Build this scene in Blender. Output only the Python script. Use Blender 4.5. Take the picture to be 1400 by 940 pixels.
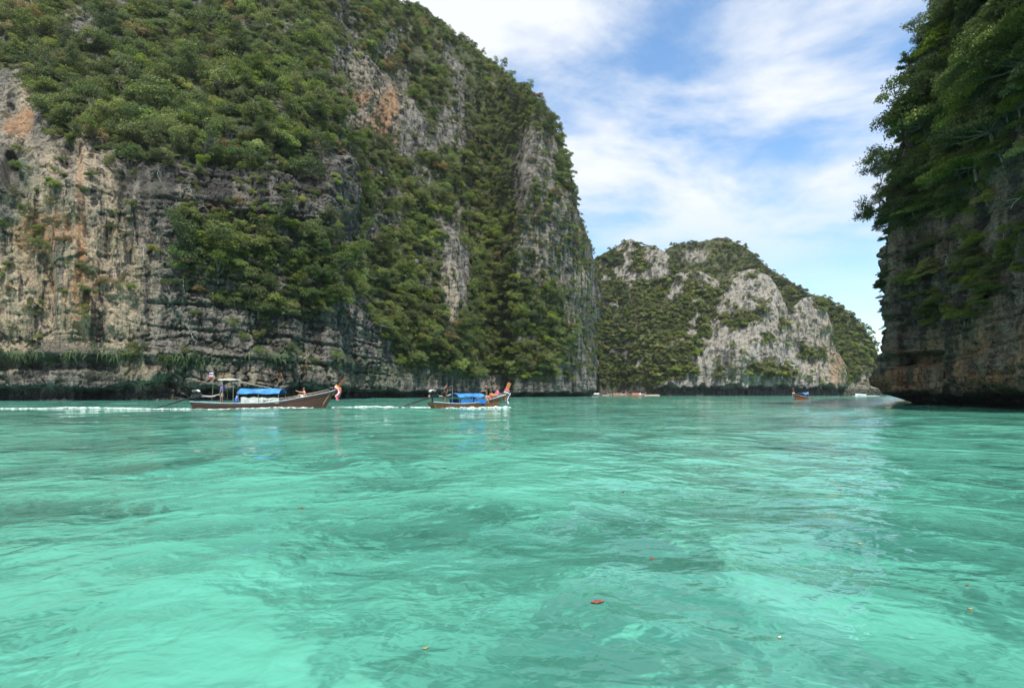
import bpy, bmesh, math, random
import numpy as np
from mathutils import Vector, Matrix, Euler

for o in list(bpy.data.objects): bpy.data.objects.remove(o)
SC = bpy.context.scene
COL = SC.collection
# ------------------------------------------------------------------ camera
# level camera 1.25 m above the water (seated in a boat), horizon at row 538 of a 1400x940 frame
F = 778.0; CX = 700.0; HY = 538.0; HC = 1.25
cam = bpy.data.cameras.new('camera'); co = bpy.data.objects.new('camera', cam); COL.objects.link(co)
cam.sensor_width = 36.0; cam.lens = 36.0*F/1400.0
cam.shift_y = (HY-470.0)/1400.0
cam.clip_start = 0.1; cam.clip_end = 20000
co.location = (0, 0, HC); co.rotation_euler = (math.radians(90), 0, 0)
SC.camera = co
# ------------------------------------------------------------------ sky and sun
SUN_EL = math.radians(61); SUN_DIR = Vector((0.34, -0.94, 0)).normalized()
W = bpy.data.worlds.new('World'); SC.world = W; W.use_nodes = True
nt = W.node_tree; N = nt.nodes; L = nt.links; N.clear()
out = N.new('ShaderNodeOutputWorld')
sky = N.new('ShaderNodeTexSky'); sky.sky_type = 'NISHITA'; sky.sun_disc = False
sky.sun_elevation = SUN_EL
sky.sun_rotation = math.atan2(SUN_DIR.x, SUN_DIR.y)
sky.air_density = 1.0; sky.dust_density = 0.0; sky.ozone_density = 1.2
bg = N.new('ShaderNodeBackground'); bg.inputs['Strength'].default_value = 0.15
hsv = N.new('ShaderNodeHueSaturation'); hsv.inputs['Hue'].default_value = .496; hsv.inputs['Saturation'].default_value = 1.2; hsv.inputs['Value'].default_value = 1.15
L.new(sky.outputs[0], hsv.inputs['Color']); L.new(hsv.outputs[0], bg.inputs['Color'])
tc = N.new('ShaderNodeTexCoord')
sep = N.new('ShaderNodeSeparateXYZ'); L.new(tc.outputs['Generated'], sep.inputs[0])
def wmath(op, a, b=None, clamp=False):
    m = N.new('ShaderNodeMath'); m.operation = op; m.use_clamp = clamp
    for i, v in enumerate((a, b)):
        if v is None: continue
        if isinstance(v, (int, float)): m.inputs[i].default_value = v
        else: L.new(v, m.inputs[i])
    return m.outputs[0]
zc = wmath('ADD', wmath('MAXIMUM', sep.outputs[2], 0.0), 0.16)
cb = N.new('ShaderNodeCombineXYZ')
L.new(wmath('DIVIDE', sep.outputs[0], zc), cb.inputs[0]); L.new(wmath('DIVIDE', sep.outputs[1], zc), cb.inputs[1])
cb.inputs[2].default_value = 3.7
mp = N.new('ShaderNodeMapping'); mp.inputs['Rotation'].default_value = (0, 0, math.radians(-28)); mp.inputs['Scale'].default_value = (0.75, 1.0, 1)
mp.inputs['Location'].default_value = (-3.0, 4.4, 0)
L.new(cb.outputs[0], mp.inputs['Vector'])
n1 = N.new('ShaderNodeTexNoise'); n1.inputs['Scale'].default_value = 1.9; n1.inputs['Detail'].default_value = 10; n1.inputs['Roughness'].default_value = 0.58; n1.inputs['Distortion'].default_value = 0.25
L.new(mp.outputs[0], n1.inputs['Vector'])
n2 = N.new('ShaderNodeTexNoise'); n2.inputs['Scale'].default_value = 0.35; n2.inputs['Detail'].default_value = 3
L.new(mp.outputs[0], n2.inputs['Vector'])
cov = wmath('ADD', wmath('MULTIPLY', n1.outputs[0], 0.8), wmath('MULTIPLY', n2.outputs[0], 0.35))
# the cloud deck is broken and thins out towards the open sea on the right and towards the horizon
cov = wmath('SUBTRACT', cov, wmath('MULTIPLY', sep.outputs[0], 0.10))
mr = N.new('ShaderNodeMapRange'); mr.inputs['From Min'].default_value = 0.44; mr.inputs['From Max'].default_value = 0.665; mr.interpolation_type = 'SMOOTHSTEP'
L.new(cov, mr.inputs['Value'])
low = N.new('ShaderNodeMapRange'); low.inputs['From Min'].default_value = 0.14; low.inputs['From Max'].default_value = 0.34; low.interpolation_type = 'SMOOTHSTEP'
low.inputs['To Min'].default_value = 0.18
L.new(sep.outputs[2], low.inputs['Value'])
fac = wmath('ADD', wmath('MULTIPLY', mr.outputs[0], low.outputs[0]), 0.03, True)
bg2 = N.new('ShaderNodeBackground'); bg2.inputs['Color'].default_value = (0.94, 0.965, 1.0, 1); bg2.inputs['Strength'].default_value = 0.76
mix = N.new('ShaderNodeMixShader'); L.new(wmath('MULTIPLY', fac, 0.95), mix.inputs[0]); L.new(bg.outputs[0], mix.inputs[1]); L.new(bg2.outputs[0], mix.inputs[2])
L.new(mix.outputs[0], out.inputs['Surface'])
sl = bpy.data.lights.new('sun', 'SUN'); so = bpy.data.objects.new('sun', sl); COL.objects.link(so)
sl.energy = 4.6; sl.angle = math.radians(0.5); sl.color = (1.0, 0.955, 0.88)
sd = Vector((SUN_DIR.x*math.cos(SUN_EL), SUN_DIR.y*math.cos(SUN_EL), math.sin(SUN_EL)))
so.rotation_euler = sd.to_track_quat('Z', 'Y').to_euler(); so.location = (20, -40, 60)
vs = SC.view_settings; vs.view_transform = 'Standard'; vs.look = 'None'; vs.gamma = 1.0; vs.exposure = 0.52; vs.use_curve_mapping = False
SC.render.engine = 'CYCLES'
SC.cycles.max_bounces = 6; SC.cycles.diffuse_bounces = 2; SC.cycles.glossy_bounces = 3; SC.cycles.transmission_bounces = 2; SC.cycles.transparent_max_bounces = 6

# ------------------------------------------------------------------ helpers: noise
rng = np.random.default_rng(7); random.seed(7)
def _h(ix, iy, iz, seed):
    h = (ix.astype(np.int64)*374761393 + iy.astype(np.int64)*668265263 + iz.astype(np.int64)*2147483647 + seed*974711) & 0xffffffff
    h = ((h ^ (h >> 13))*1274126177) & 0xffffffff
    h = ((h ^ (h >> 16))*2246822519) & 0xffffffff
    return ((h ^ (h >> 15)) & 0xffffff)/float(0xffffff)
def vnoise(x, y, z=None, seed=0):
    x = np.asarray(x, float); y = np.asarray(y, float)
    z = np.zeros_like(x) if z is None else np.asarray(z, float)
    x, y, z = np.broadcast_arrays(x, y, z)
    ix, iy, iz = np.floor(x), np.floor(y), np.floor(z)
    fx, fy, fz = x-ix, y-iy, z-iz
    ux, uy, uz = [f*f*f*(f*(f*6-15)+10) for f in (fx, fy, fz)]
    r = 0
    for a in (0, 1):
        for b in (0, 1):
            for c in (0, 1):
                w = (ux if a else 1-ux)*(uy if b else 1-uy)*(uz if c else 1-uz)
                r = r + w*_h(ix+a, iy+b, iz+c, seed)
    return r*2-1
def fbm(x, y, z=None, octv=4, seed=0, gain=0.5):
    x = np.asarray(x, float); y = np.asarray(y, float); z = np.zeros_like(x) if z is None else z
    a, s, t = 1.0, 0, 0
    for k in range(octv):
        s = s + a*vnoise(x+17.3*k, y-9.1*k, z+4.7*k, seed+k); t += a; a *= gain
        x, y, z = x*2.03, y*2.03, z*2.03
    return s/t
def worley(u, v, seed=0):
    iu, iv = np.floor(u), np.floor(v)
    d1 = np.full(u.shape, 9.0); d2 = np.full(u.shape, 9.0); cid = np.zeros(u.shape)
    zz = np.zeros_like(iu)
    for a in (-1, 0, 1):
        for b in (-1, 0, 1):
            cu = iu+a; cv = iv+b
            pu = cu+0.15+0.7*_h(cu, cv, zz, seed); pv = cv+0.15+0.7*_h(cu, cv, zz+1, seed)
            d = np.maximum(np.abs(u-pu), np.abs(v-pv))*0.6+np.hypot(u-pu, v-pv)*0.4
            new = d < d1
            d2 = np.where(new, d1, np.minimum(d2, d)); cid = np.where(new, _h(cu, cv, zz+2, seed), cid); d1 = np.where(new, d, d1)
    return d1, d2-d1, cid
def smooth(a, b, x):
    t = np.clip((x-a)/(b-a), 0, 1); return t*t*(3-2*t)
def px(x, y, Y):                       # a pixel of the photograph at distance Y
    return np.array([(x-CX)/F*Y, Y, HC+(HY-y)/F*Y])
# ------------------------------------------------------------------ helpers: objects
def link(o, parent=None):
    COL.objects.link(o)
    if parent is not None: o.parent = parent
    return o
def tag(o, label=None, cat=None, group=None, kind=None):
    if label: o['label'] = label
    if cat: o['category'] = cat
    if group: o['group'] = group
    if kind: o['kind'] = kind
    return o
def empty(name, loc=(0, 0, 0), rz=0.0):
    o = bpy.data.objects.new(name, None); link(o); o.location = loc; o.rotation_euler = (0, 0, rz); o.empty_display_size = 0.2
    return o
def mesh_np(name, V, Fq, mat=None, smooth_=True):
    V = np.ascontiguousarray(V, dtype=np.float32); Fq = np.ascontiguousarray(Fq, dtype=np.int32)
    m = bpy.data.meshes.new(name); k = Fq.shape[1]
    m.vertices.add(len(V)); m.vertices.foreach_set('co', V.ravel())
    m.loops.add(Fq.size); m.loops.foreach_set('vertex_index', Fq.ravel())
    m.polygons.add(len(Fq)); m.polygons.foreach_set('loop_start', np.arange(0, Fq.size, k, dtype=np.int32))
    m.polygons.foreach_set('use_smooth', np.full(len(Fq), smooth_))
    m.update(calc_edges=True)
    if mat: m.materials.append(mat)
    return m
def attr(m, name, A):
    a = m.attributes.new(name, 'FLOAT_COLOR', 'POINT')
    A = np.asarray(A, dtype=np.float32)
    if A.shape[1] == 3: A = np.concatenate([A, np.ones((len(A), 1), np.float32)], 1)
    a.data.foreach_set('color', np.ascontiguousarray(A).ravel())
def grid_faces(nr, nc):
    i = np.arange(nr-1)[:, None]*nc+np.arange(nc-1)[None, :]
    return np.stack([i, i+1, i+nc+1, i+nc], -1).reshape(-1, 4)
class MB:
    """collects shapes for one mesh object"""
    def __init__(s): s.v = []; s.f = []
    def add(s, V, Fs):
        b = len(s.v); s.v += [tuple(map(float, p)) for p in V]; s.f += [tuple(b+i for i in f) for f in Fs]; return s
    def box(s, c, d, R=None):
        c = Vector(c); V = []
        for x in (-.5, .5):
            for y in (-.5, .5):
                for z in (-.5, .5):
                    p = Vector((x*d[0], y*d[1], z*d[2])); V.append(c+(R @ p if R else p))
        return s.add(V, [(0, 1, 3, 2), (4, 6, 7, 5), (0, 4, 5, 1), (2, 3, 7, 6), (0, 2, 6, 4), (1, 5, 7, 3)])
    def tube(s, pts, rad, n=8, cap=True):
        pts = [Vector(p) for p in pts]; rad = [rad]*len(pts) if isinstance(rad, (int, float)) else rad
        V = []; Fs = []
        for i, p in enumerate(pts):
            t = (pts[min(i+1, len(pts)-1)]-pts[max(i-1, 0)]).normalized()
            a = t.cross(Vector((0, 0, 1)) if abs(t.z) < .9 else Vector((1, 0, 0))).normalized(); b = t.cross(a)
            for k in range(n):
                w = 2*math.pi*k/n; V.append(p+(a*math.cos(w)+b*math.sin(w))*rad[i])
        for i in range(len(pts)-1):
            for k in range(n): Fs.append((i*n+k, i*n+(k+1) % n, (i+1)*n+(k+1) % n, (i+1)*n+k))
        if cap: Fs.append(tuple(range(n))[::-1]); Fs.append(tuple((len(pts)-1)*n+k for k in range(n)))
        return s.add(V, Fs)
    def ball(s, c, r, n=10, m=6):
        c = Vector(c); r = (r, r, r) if isinstance(r, (int, float)) else r
        V = [c+Vector((0, 0, r[2]))]; Fs = []
        for i in range(1, m):
            for k in range(n):
                a = math.pi*i/m; w = 2*math.pi*k/n
                V.append(c+Vector((r[0]*math.sin(a)*math.cos(w), r[1]*math.sin(a)*math.sin(w), r[2]*math.cos(a))))
        V.append(c-Vector((0, 0, r[2])))
        for k in range(n): Fs.append((0, 1+k, 1+(k+1) % n)); Fs.append((len(V)-1, 1+(m-2)*n+(k+1) % n, 1+(m-2)*n+k))
        for i in range(m-2):
            for k in range(n): Fs.append((1+i*n+k, 1+(i+1)*n+k, 1+(i+1)*n+(k+1) % n, 1+i*n+(k+1) % n))
        return s.add(V, Fs)
    def sheet(s, rows, thick=0.0, up=Vector((0, 0, 1))):
        nr, nc = len(rows), len(rows[0]); V = [Vector(p) for r in rows for p in r]
        Fs = [tuple(map(int, q)) for q in grid_faces(nr, nc)]
        if thick:
            k = len(V); V = V+[p-up*thick for p in V]
            Fs += [tuple(k+i for i in f[::-1]) for f in Fs[:]]
            ring = list(range(nc))+[i*nc+nc-1 for i in range(1, nr)]+[(nr-1)*nc+j for j in range(nc-2, -1, -1)]+[i*nc for i in range(nr-2, 0, -1)]
            for a, b in zip(ring, ring[1:]+ring[:1]): Fs.append((b, a, a+k, b+k))
        return s.add(V, Fs)
    def build(s, name, mat, parent=None, smooth_=False):
        m = bpy.data.meshes.new(name); m.from_pydata(s.v, [], s.f); m.update(); m.materials.append(mat)
        bm = bmesh.new(); bm.from_mesh(m); bmesh.ops.recalc_face_normals(bm, faces=bm.faces); bm.to_mesh(m); bm.free()
        if smooth_: m.polygons.foreach_set('use_smooth', [True]*len(m.polygons))
        return link(bpy.data.objects.new(name, m), parent)
# ------------------------------------------------------------------ materials
class NB:
    def __init__(s, name):
        s.m = bpy.data.materials.new(name); s.m.use_nodes = True; s.t = s.m.node_tree; s.t.nodes.clear()
        s.o = s.n('ShaderNodeOutputMaterial')
    def n(s, ty, **kw):
        x = s.t.nodes.new(ty)
        for k, v in kw.items(): setattr(x, k, v)
        return x
    def put(s, sock, v):
        if v is None: return
        if isinstance(v, bpy.types.NodeSocket): s.t.links.new(v, sock)
        else:
            if sock.type == 'RGBA' and len(v) == 3: v = (*v, 1)
            sock.default_value = v
    def math(s, op, a, b=None, clamp=False):
        x = s.n('ShaderNodeMath', operation=op, use_clamp=clamp); s.put(x.inputs[0], a); s.put(x.inputs[1], b); return x.outputs[0]
    def mix(s, f, a, b, blend='MIX'):
        x = s.n('ShaderNodeMix', data_type='RGBA', blend_type=blend); s.put(x.inputs[0], f); s.put(x.inputs[6], a); s.put(x.inputs[7], b); return x.outputs[2]
    def noise(s, vec, scale, det=4, rough=.55, dist=0.):
        x = s.n('ShaderNodeTexNoise'); s.put(x.inputs['Vector'], vec)
        for k, v in (('Scale', scale), ('Detail', det), ('Roughness', rough), ('Distortion', dist)): x.inputs[k].default_value = v
        return x.outputs[0]
    def map(s, vec, scale=(1, 1, 1), loc=(0, 0, 0), rot=(0, 0, 0)):
        x = s.n('ShaderNodeMapping'); s.put(x.inputs[0], vec); x.inputs['Scale'].default_value = scale; x.inputs['Location'].default_value = loc; x.inputs['Rotation'].default_value = rot; return x.outputs[0]
    def rng(s, v, a, b, c=0., d=1., smooth_=True):
        x = s.n('ShaderNodeMapRange', interpolation_type='SMOOTHSTEP' if smooth_ else 'LINEAR'); s.put(x.inputs[0], v)
        for i, q in enumerate((a, b, c, d)): x.inputs[1+i].default_value = q
        return x.outputs[0]
    def attr(s, name):
        x = s.n('ShaderNodeAttribute', attribute_name=name); return x
    def pos(s): return s.n('ShaderNodeNewGeometry').outputs['Position']
    def obj(s): return s.n('ShaderNodeTexCoord').outputs['Object']
    def bump(s, h, strength=.5, dist=.1, nrm=None):
        x = s.n('ShaderNodeBump'); x.inputs['Strength'].default_value = strength; x.inputs['Distance'].default_value = dist; s.put(x.inputs['Height'], h); s.put(x.inputs['Normal'], nrm); return x.outputs[0]
    def pbsdf(s, col, rough=.8, nrm=None, **kw):
        x = s.n('ShaderNodeBsdfPrincipled'); s.put(x.inputs['Base Color'], col); s.put(x.inputs['Roughness'], rough); s.put(x.inputs['Normal'], nrm)
        for k, v in kw.items(): s.put(x.inputs[k.replace('_', ' ')], v)
        return x.outputs[0]
    def done(s, sh): s.t.links.new(sh, s.o.inputs['Surface']); return s.m

def plain(name, col, rough=.6, var=.25, scale=6., metallic=0., bump=.0):
    b = NB(name); p = b.obj(); n = b.noise(p, scale, 5)
    c = b.mix(b.rng(n, .3, .7), tuple(x*(1-var) for x in col), tuple(min(1, x*(1+var)) for x in col))
    nr = b.bump(b.noise(p, scale*5, 3), bump, .02) if bump else None
    return b.done(b.pbsdf(c, rough, nr, Metallic=metallic))
def rock_mat(name, dark=(.048, .045, .040), light=(.255, .238, .205), warm=(.54, .44, .31), orange=(.42, .22, .10), sc=1.0, layw=.25):
    b = NB(name); p = b.pos()
    a1 = b.n('ShaderNodeSeparateColor'); b.put(a1.inputs[0], b.attr('stain_and_dark').outputs['Color'])
    a2 = b.n('ShaderNodeSeparateColor'); b.put(a2.inputs[0], b.attr('cover').outputs['Color'])
    streak = b.noise(b.map(p, (.55*sc, .55*sc, .035*sc)), 1., 4, .62, .3)
    streak2 = b.noise(b.map(p, (2.0*sc, 2.0*sc, .09*sc)), 1., 3, .6)
    lay = b.noise(b.map(p, (.10*sc, .10*sc, 1.3*sc)), 1., 4, .65, .4)
    fine = b.noise(p, 2.2*sc, 5, .72)
    pit = b.n('ShaderNodeTexVoronoi', feature='DISTANCE_TO_EDGE'); b.put(pit.inputs['Vector'], b.map(p, (.8*sc, .8*sc, .55*sc))); pit.inputs['Scale'].default_value = 1.0
    v = b.math('ADD', b.math('ADD', b.math('MULTIPLY', streak, .45), b.math('MULTIPLY', fine, .35)), b.math('ADD', b.math('MULTIPLY', lay, layw), (.25-layw)*.5))
    c = b.mix(b.rng(v, .455, .60), dark, light)
    cw = b.mix(b.rng(b.math('ADD', b.math('MULTIPLY', streak2, .6), b.math('MULTIPLY', fine, .4)), .34, .62), tuple(x*.42 for x in warm), warm)
    wf = b.math('MULTIPLY', a1.outputs[0], b.rng(streak, .40, .52)); c = b.mix(wf, c, cw)
    of = b.math('MULTIPLY', a1.outputs[1], b.rng(b.math('ADD', b.math('MULTIPLY', streak2, .5), b.math('MULTIPLY', fine, .5)), .38, .6)); c = b.mix(of, c, orange)
    df = b.math('MULTIPLY', a1.outputs[2], b.rng(b.math('ADD', b.math('MULTIPLY', streak, .5), b.math('MULTIPLY', streak2, .5)), .30, .58)); c = b.mix(df, c, (.03, .03, .028))
    crk = b.rng(pit.outputs['Distance'], .0, .05, 1., 0.); c = b.mix(b.math('MULTIPLY', crk, .35), c, (.03, .028, .025))
    gcol = b.mix(b.rng(fine, .35, .65), (.032, .042, .015), (.105, .118, .04))
    c = b.mix(b.math('MULTIPLY', a2.outputs[0], b.rng(fine, .25, .55)), c, gcol)
    acol = b.mix(b.rng(streak2, .4, .6), (.03, .062, .036), (.10, .15, .08))
    c = b.mix(b.math('MULTIPLY', a2.outputs[2], b.rng(streak2, .3, .6)), c, acol)
    h = b.math('ADD', b.math('ADD', b.math('MULTIPLY', streak2, .8), b.math('MULTIPLY', lay, layw*2.2)), b.math('SUBTRACT', b.math('MULTIPLY', fine, .7), b.math('MULTIPLY', crk, .12)))
    return b.done(b.pbsdf(c, .88, b.bump(h, 1.0, 1.2/sc), **{'Specular_IOR_Level': .25}))
def leaf_mat(name, c0, c1, hue=.012):
    b = NB(name); r = b.n('ShaderNodeObjectInfo').outputs['Random']
    at = b.n('ShaderNodeSeparateColor'); b.put(at.inputs[0], b.attr('leaf').outputs['Color'])
    c = b.mix(at.outputs[0], c0, c1)
    hs = b.n('ShaderNodeHueSaturation'); b.put(hs.inputs['Color'], c)
    b.put(hs.inputs['Hue'], b.math('ADD', .5-hue, b.math('MULTIPLY', r, 2*hue)))
    b.put(hs.inputs['Value'], b.math('ADD', .72, b.math('MULTIPLY', b.math('FRACT', b.math('MULTIPLY', r, 7.31)), .6)))
    b.put(hs.inputs['Saturation'], b.math('ADD', .8, b.math('MULTIPLY', b.math('FRACT', b.math('MULTIPLY', r, 3.77)), .3)))
    c = hs.outputs[0]
    s = b.pbsdf(c, .55, None, **{'Specular_IOR_Level': .3})
    t = b.n('ShaderNodeBsdfTranslucent'); b.put(t.inputs[0], b.mix(.5, c, (.10, .14, .02), 'ADD'))
    m = b.n('ShaderNodeMixShader'); m.inputs[0].default_value = .30; b.t.links.new(s, m.inputs[1]); b.t.links.new(t.outputs[0], m.inputs[2])
    return b.done(m.outputs[0])
M = {}
M['rock'] = rock_mat('limestone')
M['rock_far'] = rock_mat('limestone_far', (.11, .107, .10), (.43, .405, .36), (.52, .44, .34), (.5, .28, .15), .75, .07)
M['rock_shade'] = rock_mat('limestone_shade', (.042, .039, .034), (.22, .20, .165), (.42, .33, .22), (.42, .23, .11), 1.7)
LEAF = {
 'dark':   leaf_mat('leaves_dark_green', (.026, .046, .013), (.100, .148, .038)),
 'mid':    leaf_mat('leaves_mid_green', (.040, .064, .014), (.165, .212, .048)),
 'olive':  leaf_mat('leaves_olive', (.056, .072, .020), (.205, .235, .064)),
 'bright': leaf_mat('leaves_bright_green', (.066, .098, .016), (.25, .31, .056)),
 'yellow': leaf_mat('leaves_yellow_green', (.10, .11, .022), (.30, .31, .070)),
 'pale':   leaf_mat('leaves_pale_sunlit_scrub', (.105, .120, .034), (.34, .355, .115)),  # yellowish scrub, lightened further to imitate frontal sun and haze
 'rust':   leaf_mat('leaves_rust', (.13, .085, .030), (.31, .215, .085), .012),
}
SPEC = list(LEAF)
M['bark'] = plain('bark', (.17, .145, .115), .9, .4, 8, bump=.4)
M['dead'] = plain('pale_dead_wood', (.36, .33, .29), .9, .3, 8)
# ------------------------------------------------------------------ water
_wr = np.random.default_rng(3)
_waves = []
for k in range(46):
    lam = 0.55*(1.09**k)*_wr.uniform(.85, 1.2)          # 0.5 m .. 25 m
    th = math.radians(-70)+_wr.normal(0, 1.25)
    _waves.append((lam, th, _wr.uniform(0, 6.28), .0060*lam**.72*_wr.uniform(.5, 1.25)))
def water_h(x, y, cell=None):
    x = np.asarray(x, float); y = np.asarray(y, float)
    wx = x+.35*vnoise(x*.6, y*.6, None, 51)+.9*vnoise(x*.13, y*.13, None, 52); wy = y+.35*vnoise(x*.6, y*.6, None, 53)+.9*vnoise(x*.13, y*.13, None, 54)
    amp = .75+.55*vnoise(x*.11, y*.07, None, 55)
    h = 0
    for lam, th, ph, a in _waves:
        k = 2*math.pi/lam
        s = np.sin(k*(wx*math.cos(th)+wy*math.sin(th))+ph)
        w = a if cell is None else a*np.clip((lam/cell-3.0)/3.0, 0, 1)
        h = h+w*(s+.35*np.abs(s))
    far = np.exp(-np.hypot(x, y)/400.)
    return h*np.clip(amp, .2, 2)*far*.55
def build_water():
    ang = np.concatenate([np.radians(np.linspace(-56, 56, 760)), np.radians(np.linspace(60, 300, 60))])
    rad = np.concatenate([[0.0], .5*np.exp(np.linspace(0, math.log(3000/.5), 470))])
    R, A = np.meshgrid(rad, ang, indexing='ij')
    X = R*np.sin(A); Y = R*np.cos(A)
    cell = np.maximum(R*(math.log(3000/.5)/470), R*math.radians(112/760.)) + .02
    cell = np.where(np.abs(A) > math.radians(58), R*.1+.3, cell)
    Z = water_h(X, Y, cell)
    V = np.stack([X, Y, Z], -1).reshape(-1, 3)
    nr, nc = R.shape
    Fq = grid_faces(nr, nc)
    last = np.arange(nr-1)*nc+nc-1; first = np.arange(nr-1)*nc
    Fq = np.concatenate([Fq, np.stack([last, first, first+nc, last+nc], -1)])
    Fq = Fq[:, ::-1]
    b = NB('lagoon_water'); p = b.pos()
    rip = b.noise(b.map(p, (1.0, 1.15, 1), rot=(0, 0, -.35)), 2.6, 2.2, .45, .5)
    rip2 = b.noise(b.map(p, (1., 1.1, 1), rot=(0, 0, .4)), 7., 2, .5, .3)
    far = b.noise(p, .9, 2.5, .5, .4)
    h = b.math('ADD', b.math('ADD', b.math('MULTIPLY', rip, .034), b.math('MULTIPLY', rip2, .013)), b.math('MULTIPLY', far, .15))
    nr = b.bump(h, 1.0, 1.0)
    # opaque surface colour imitates a mottled bottom, shifted by ripple slope to look refracted
    sx = b.n('ShaderNodeSeparateXYZ'); b.put(sx.inputs[0], nr); cx = b.n('ShaderNodeCombineXYZ')
    b.put(cx.inputs[0], b.math('MULTIPLY', sx.outputs[0], 2.6)); b.put(cx.inputs[1], b.math('MULTIPLY', sx.outputs[1], 2.6))
    va = b.n('ShaderNodeVectorMath', operation='ADD'); b.put(va.inputs[0], p); b.put(va.inputs[1], cx.outputs[0]); q = va.outputs[0]
    big = b.noise(b.map(p, (1, .75, 1), loc=(3, 1, 0)), .065, 3, .55, .4)
    mid = b.noise(b.map(q, rot=(0, 0, .5)), .38, 3, .5, .2)
    sm = b.noise(q, 1.5, 3, .5, .2)
    v = b.math('ADD', b.math('ADD', b.math('MULTIPLY', big, .34), b.math('MULTIPLY', mid, .42)), b.math('MULTIPLY', sm, .26))
    c = b.mix(b.rng(v, .415, .545), (.040, .160, .122), (.088, .330, .244))
    c = b.mix(b.rng(v, .545, .66), c, (.118, .365, .282))
    sh = b.pbsdf(c, .03, nr, IOR=1.33, Specular_IOR_Level=.2)
    b.done(sh)
    m = mesh_np('water', V, Fq, b.m)
    o = link(bpy.data.objects.new('water', m)); tag(o, 'clear turquoise lagoon water with gentle ripples', 'water', kind='structure')
build_water()

# ------------------------------------------------------------------ cliffs
def kn(xs, k):
    k = np.array(k, float); return np.interp(xs, k[:, 0], k[:, 1])
def ksm(xs, k, w=9.):
    return sum(kn(xs+d, k) for d in np.linspace(-w, w, 7))/7
def rock_relief(P, u, z, wst, wfl, s=1.0, seed=0):
    """relief towards the viewer in metres: wst weight of bedding ledges and blocks, wfl weight of vertical flutes"""
    X, Y, Z = P[..., 0]/s, P[..., 1]/s, P[..., 2]/s; u = u/s; z = z/s
    big = fbm(X/24, Y/24, Z/24, 4, seed)*4.2
    mid = fbm(X/7, Y/7, Z/9, 4, seed+11)*1.7
    fl = fbm(u/3.4+.5*mid, z/38, None, 4, seed+21); fl = (1-np.abs(fl)*2.2)*1.1+fbm(u/1.1+.6*mid, z/11, None, 3, seed+25)*.8
    zz = z+3.6*fbm(X/26, Y/26, Z/26, 4, seed+31)+.05*u
    def ledge(hh, sd, sharp):
        q = zz/hh; i = np.floor(q); f = q-i
        a = _h(i, i*0+sd, i*0, seed); b_ = _h(i+1, i*0+sd, i*0, seed)
        t = smooth(1-sharp, 1, f); return (a*(1-t)+b_*t)-.5*smooth(.84, .95, f)*smooth(1.0, .985, f)
    st = ledge(4.1, 3, .10)*1.2+ledge(1.35, 5, .16)*.4
    wob = .25*vnoise(u*.8, z*.8, None, seed+41)
    d1, e, cid = worley(u/1.9+wob+.7*np.floor(zz/1.35), zz/1.35, seed+44)
    blk = cid*.6-.6*smooth(.10, .0, e)
    d1, e2, cid2 = worley(u/5.5+wob, zz/6.5+.3*wob, seed+47)
    blk2 = cid2*1.3-.6*smooth(.08, .0, e2)
    fine = fbm(X/1.3, Y/1.3, Z/1.3, 3, seed+61)*.5
    return (big+mid+wfl*fl+wst*(st+blk+blk2)+.25*blk2+fine)*s

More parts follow.
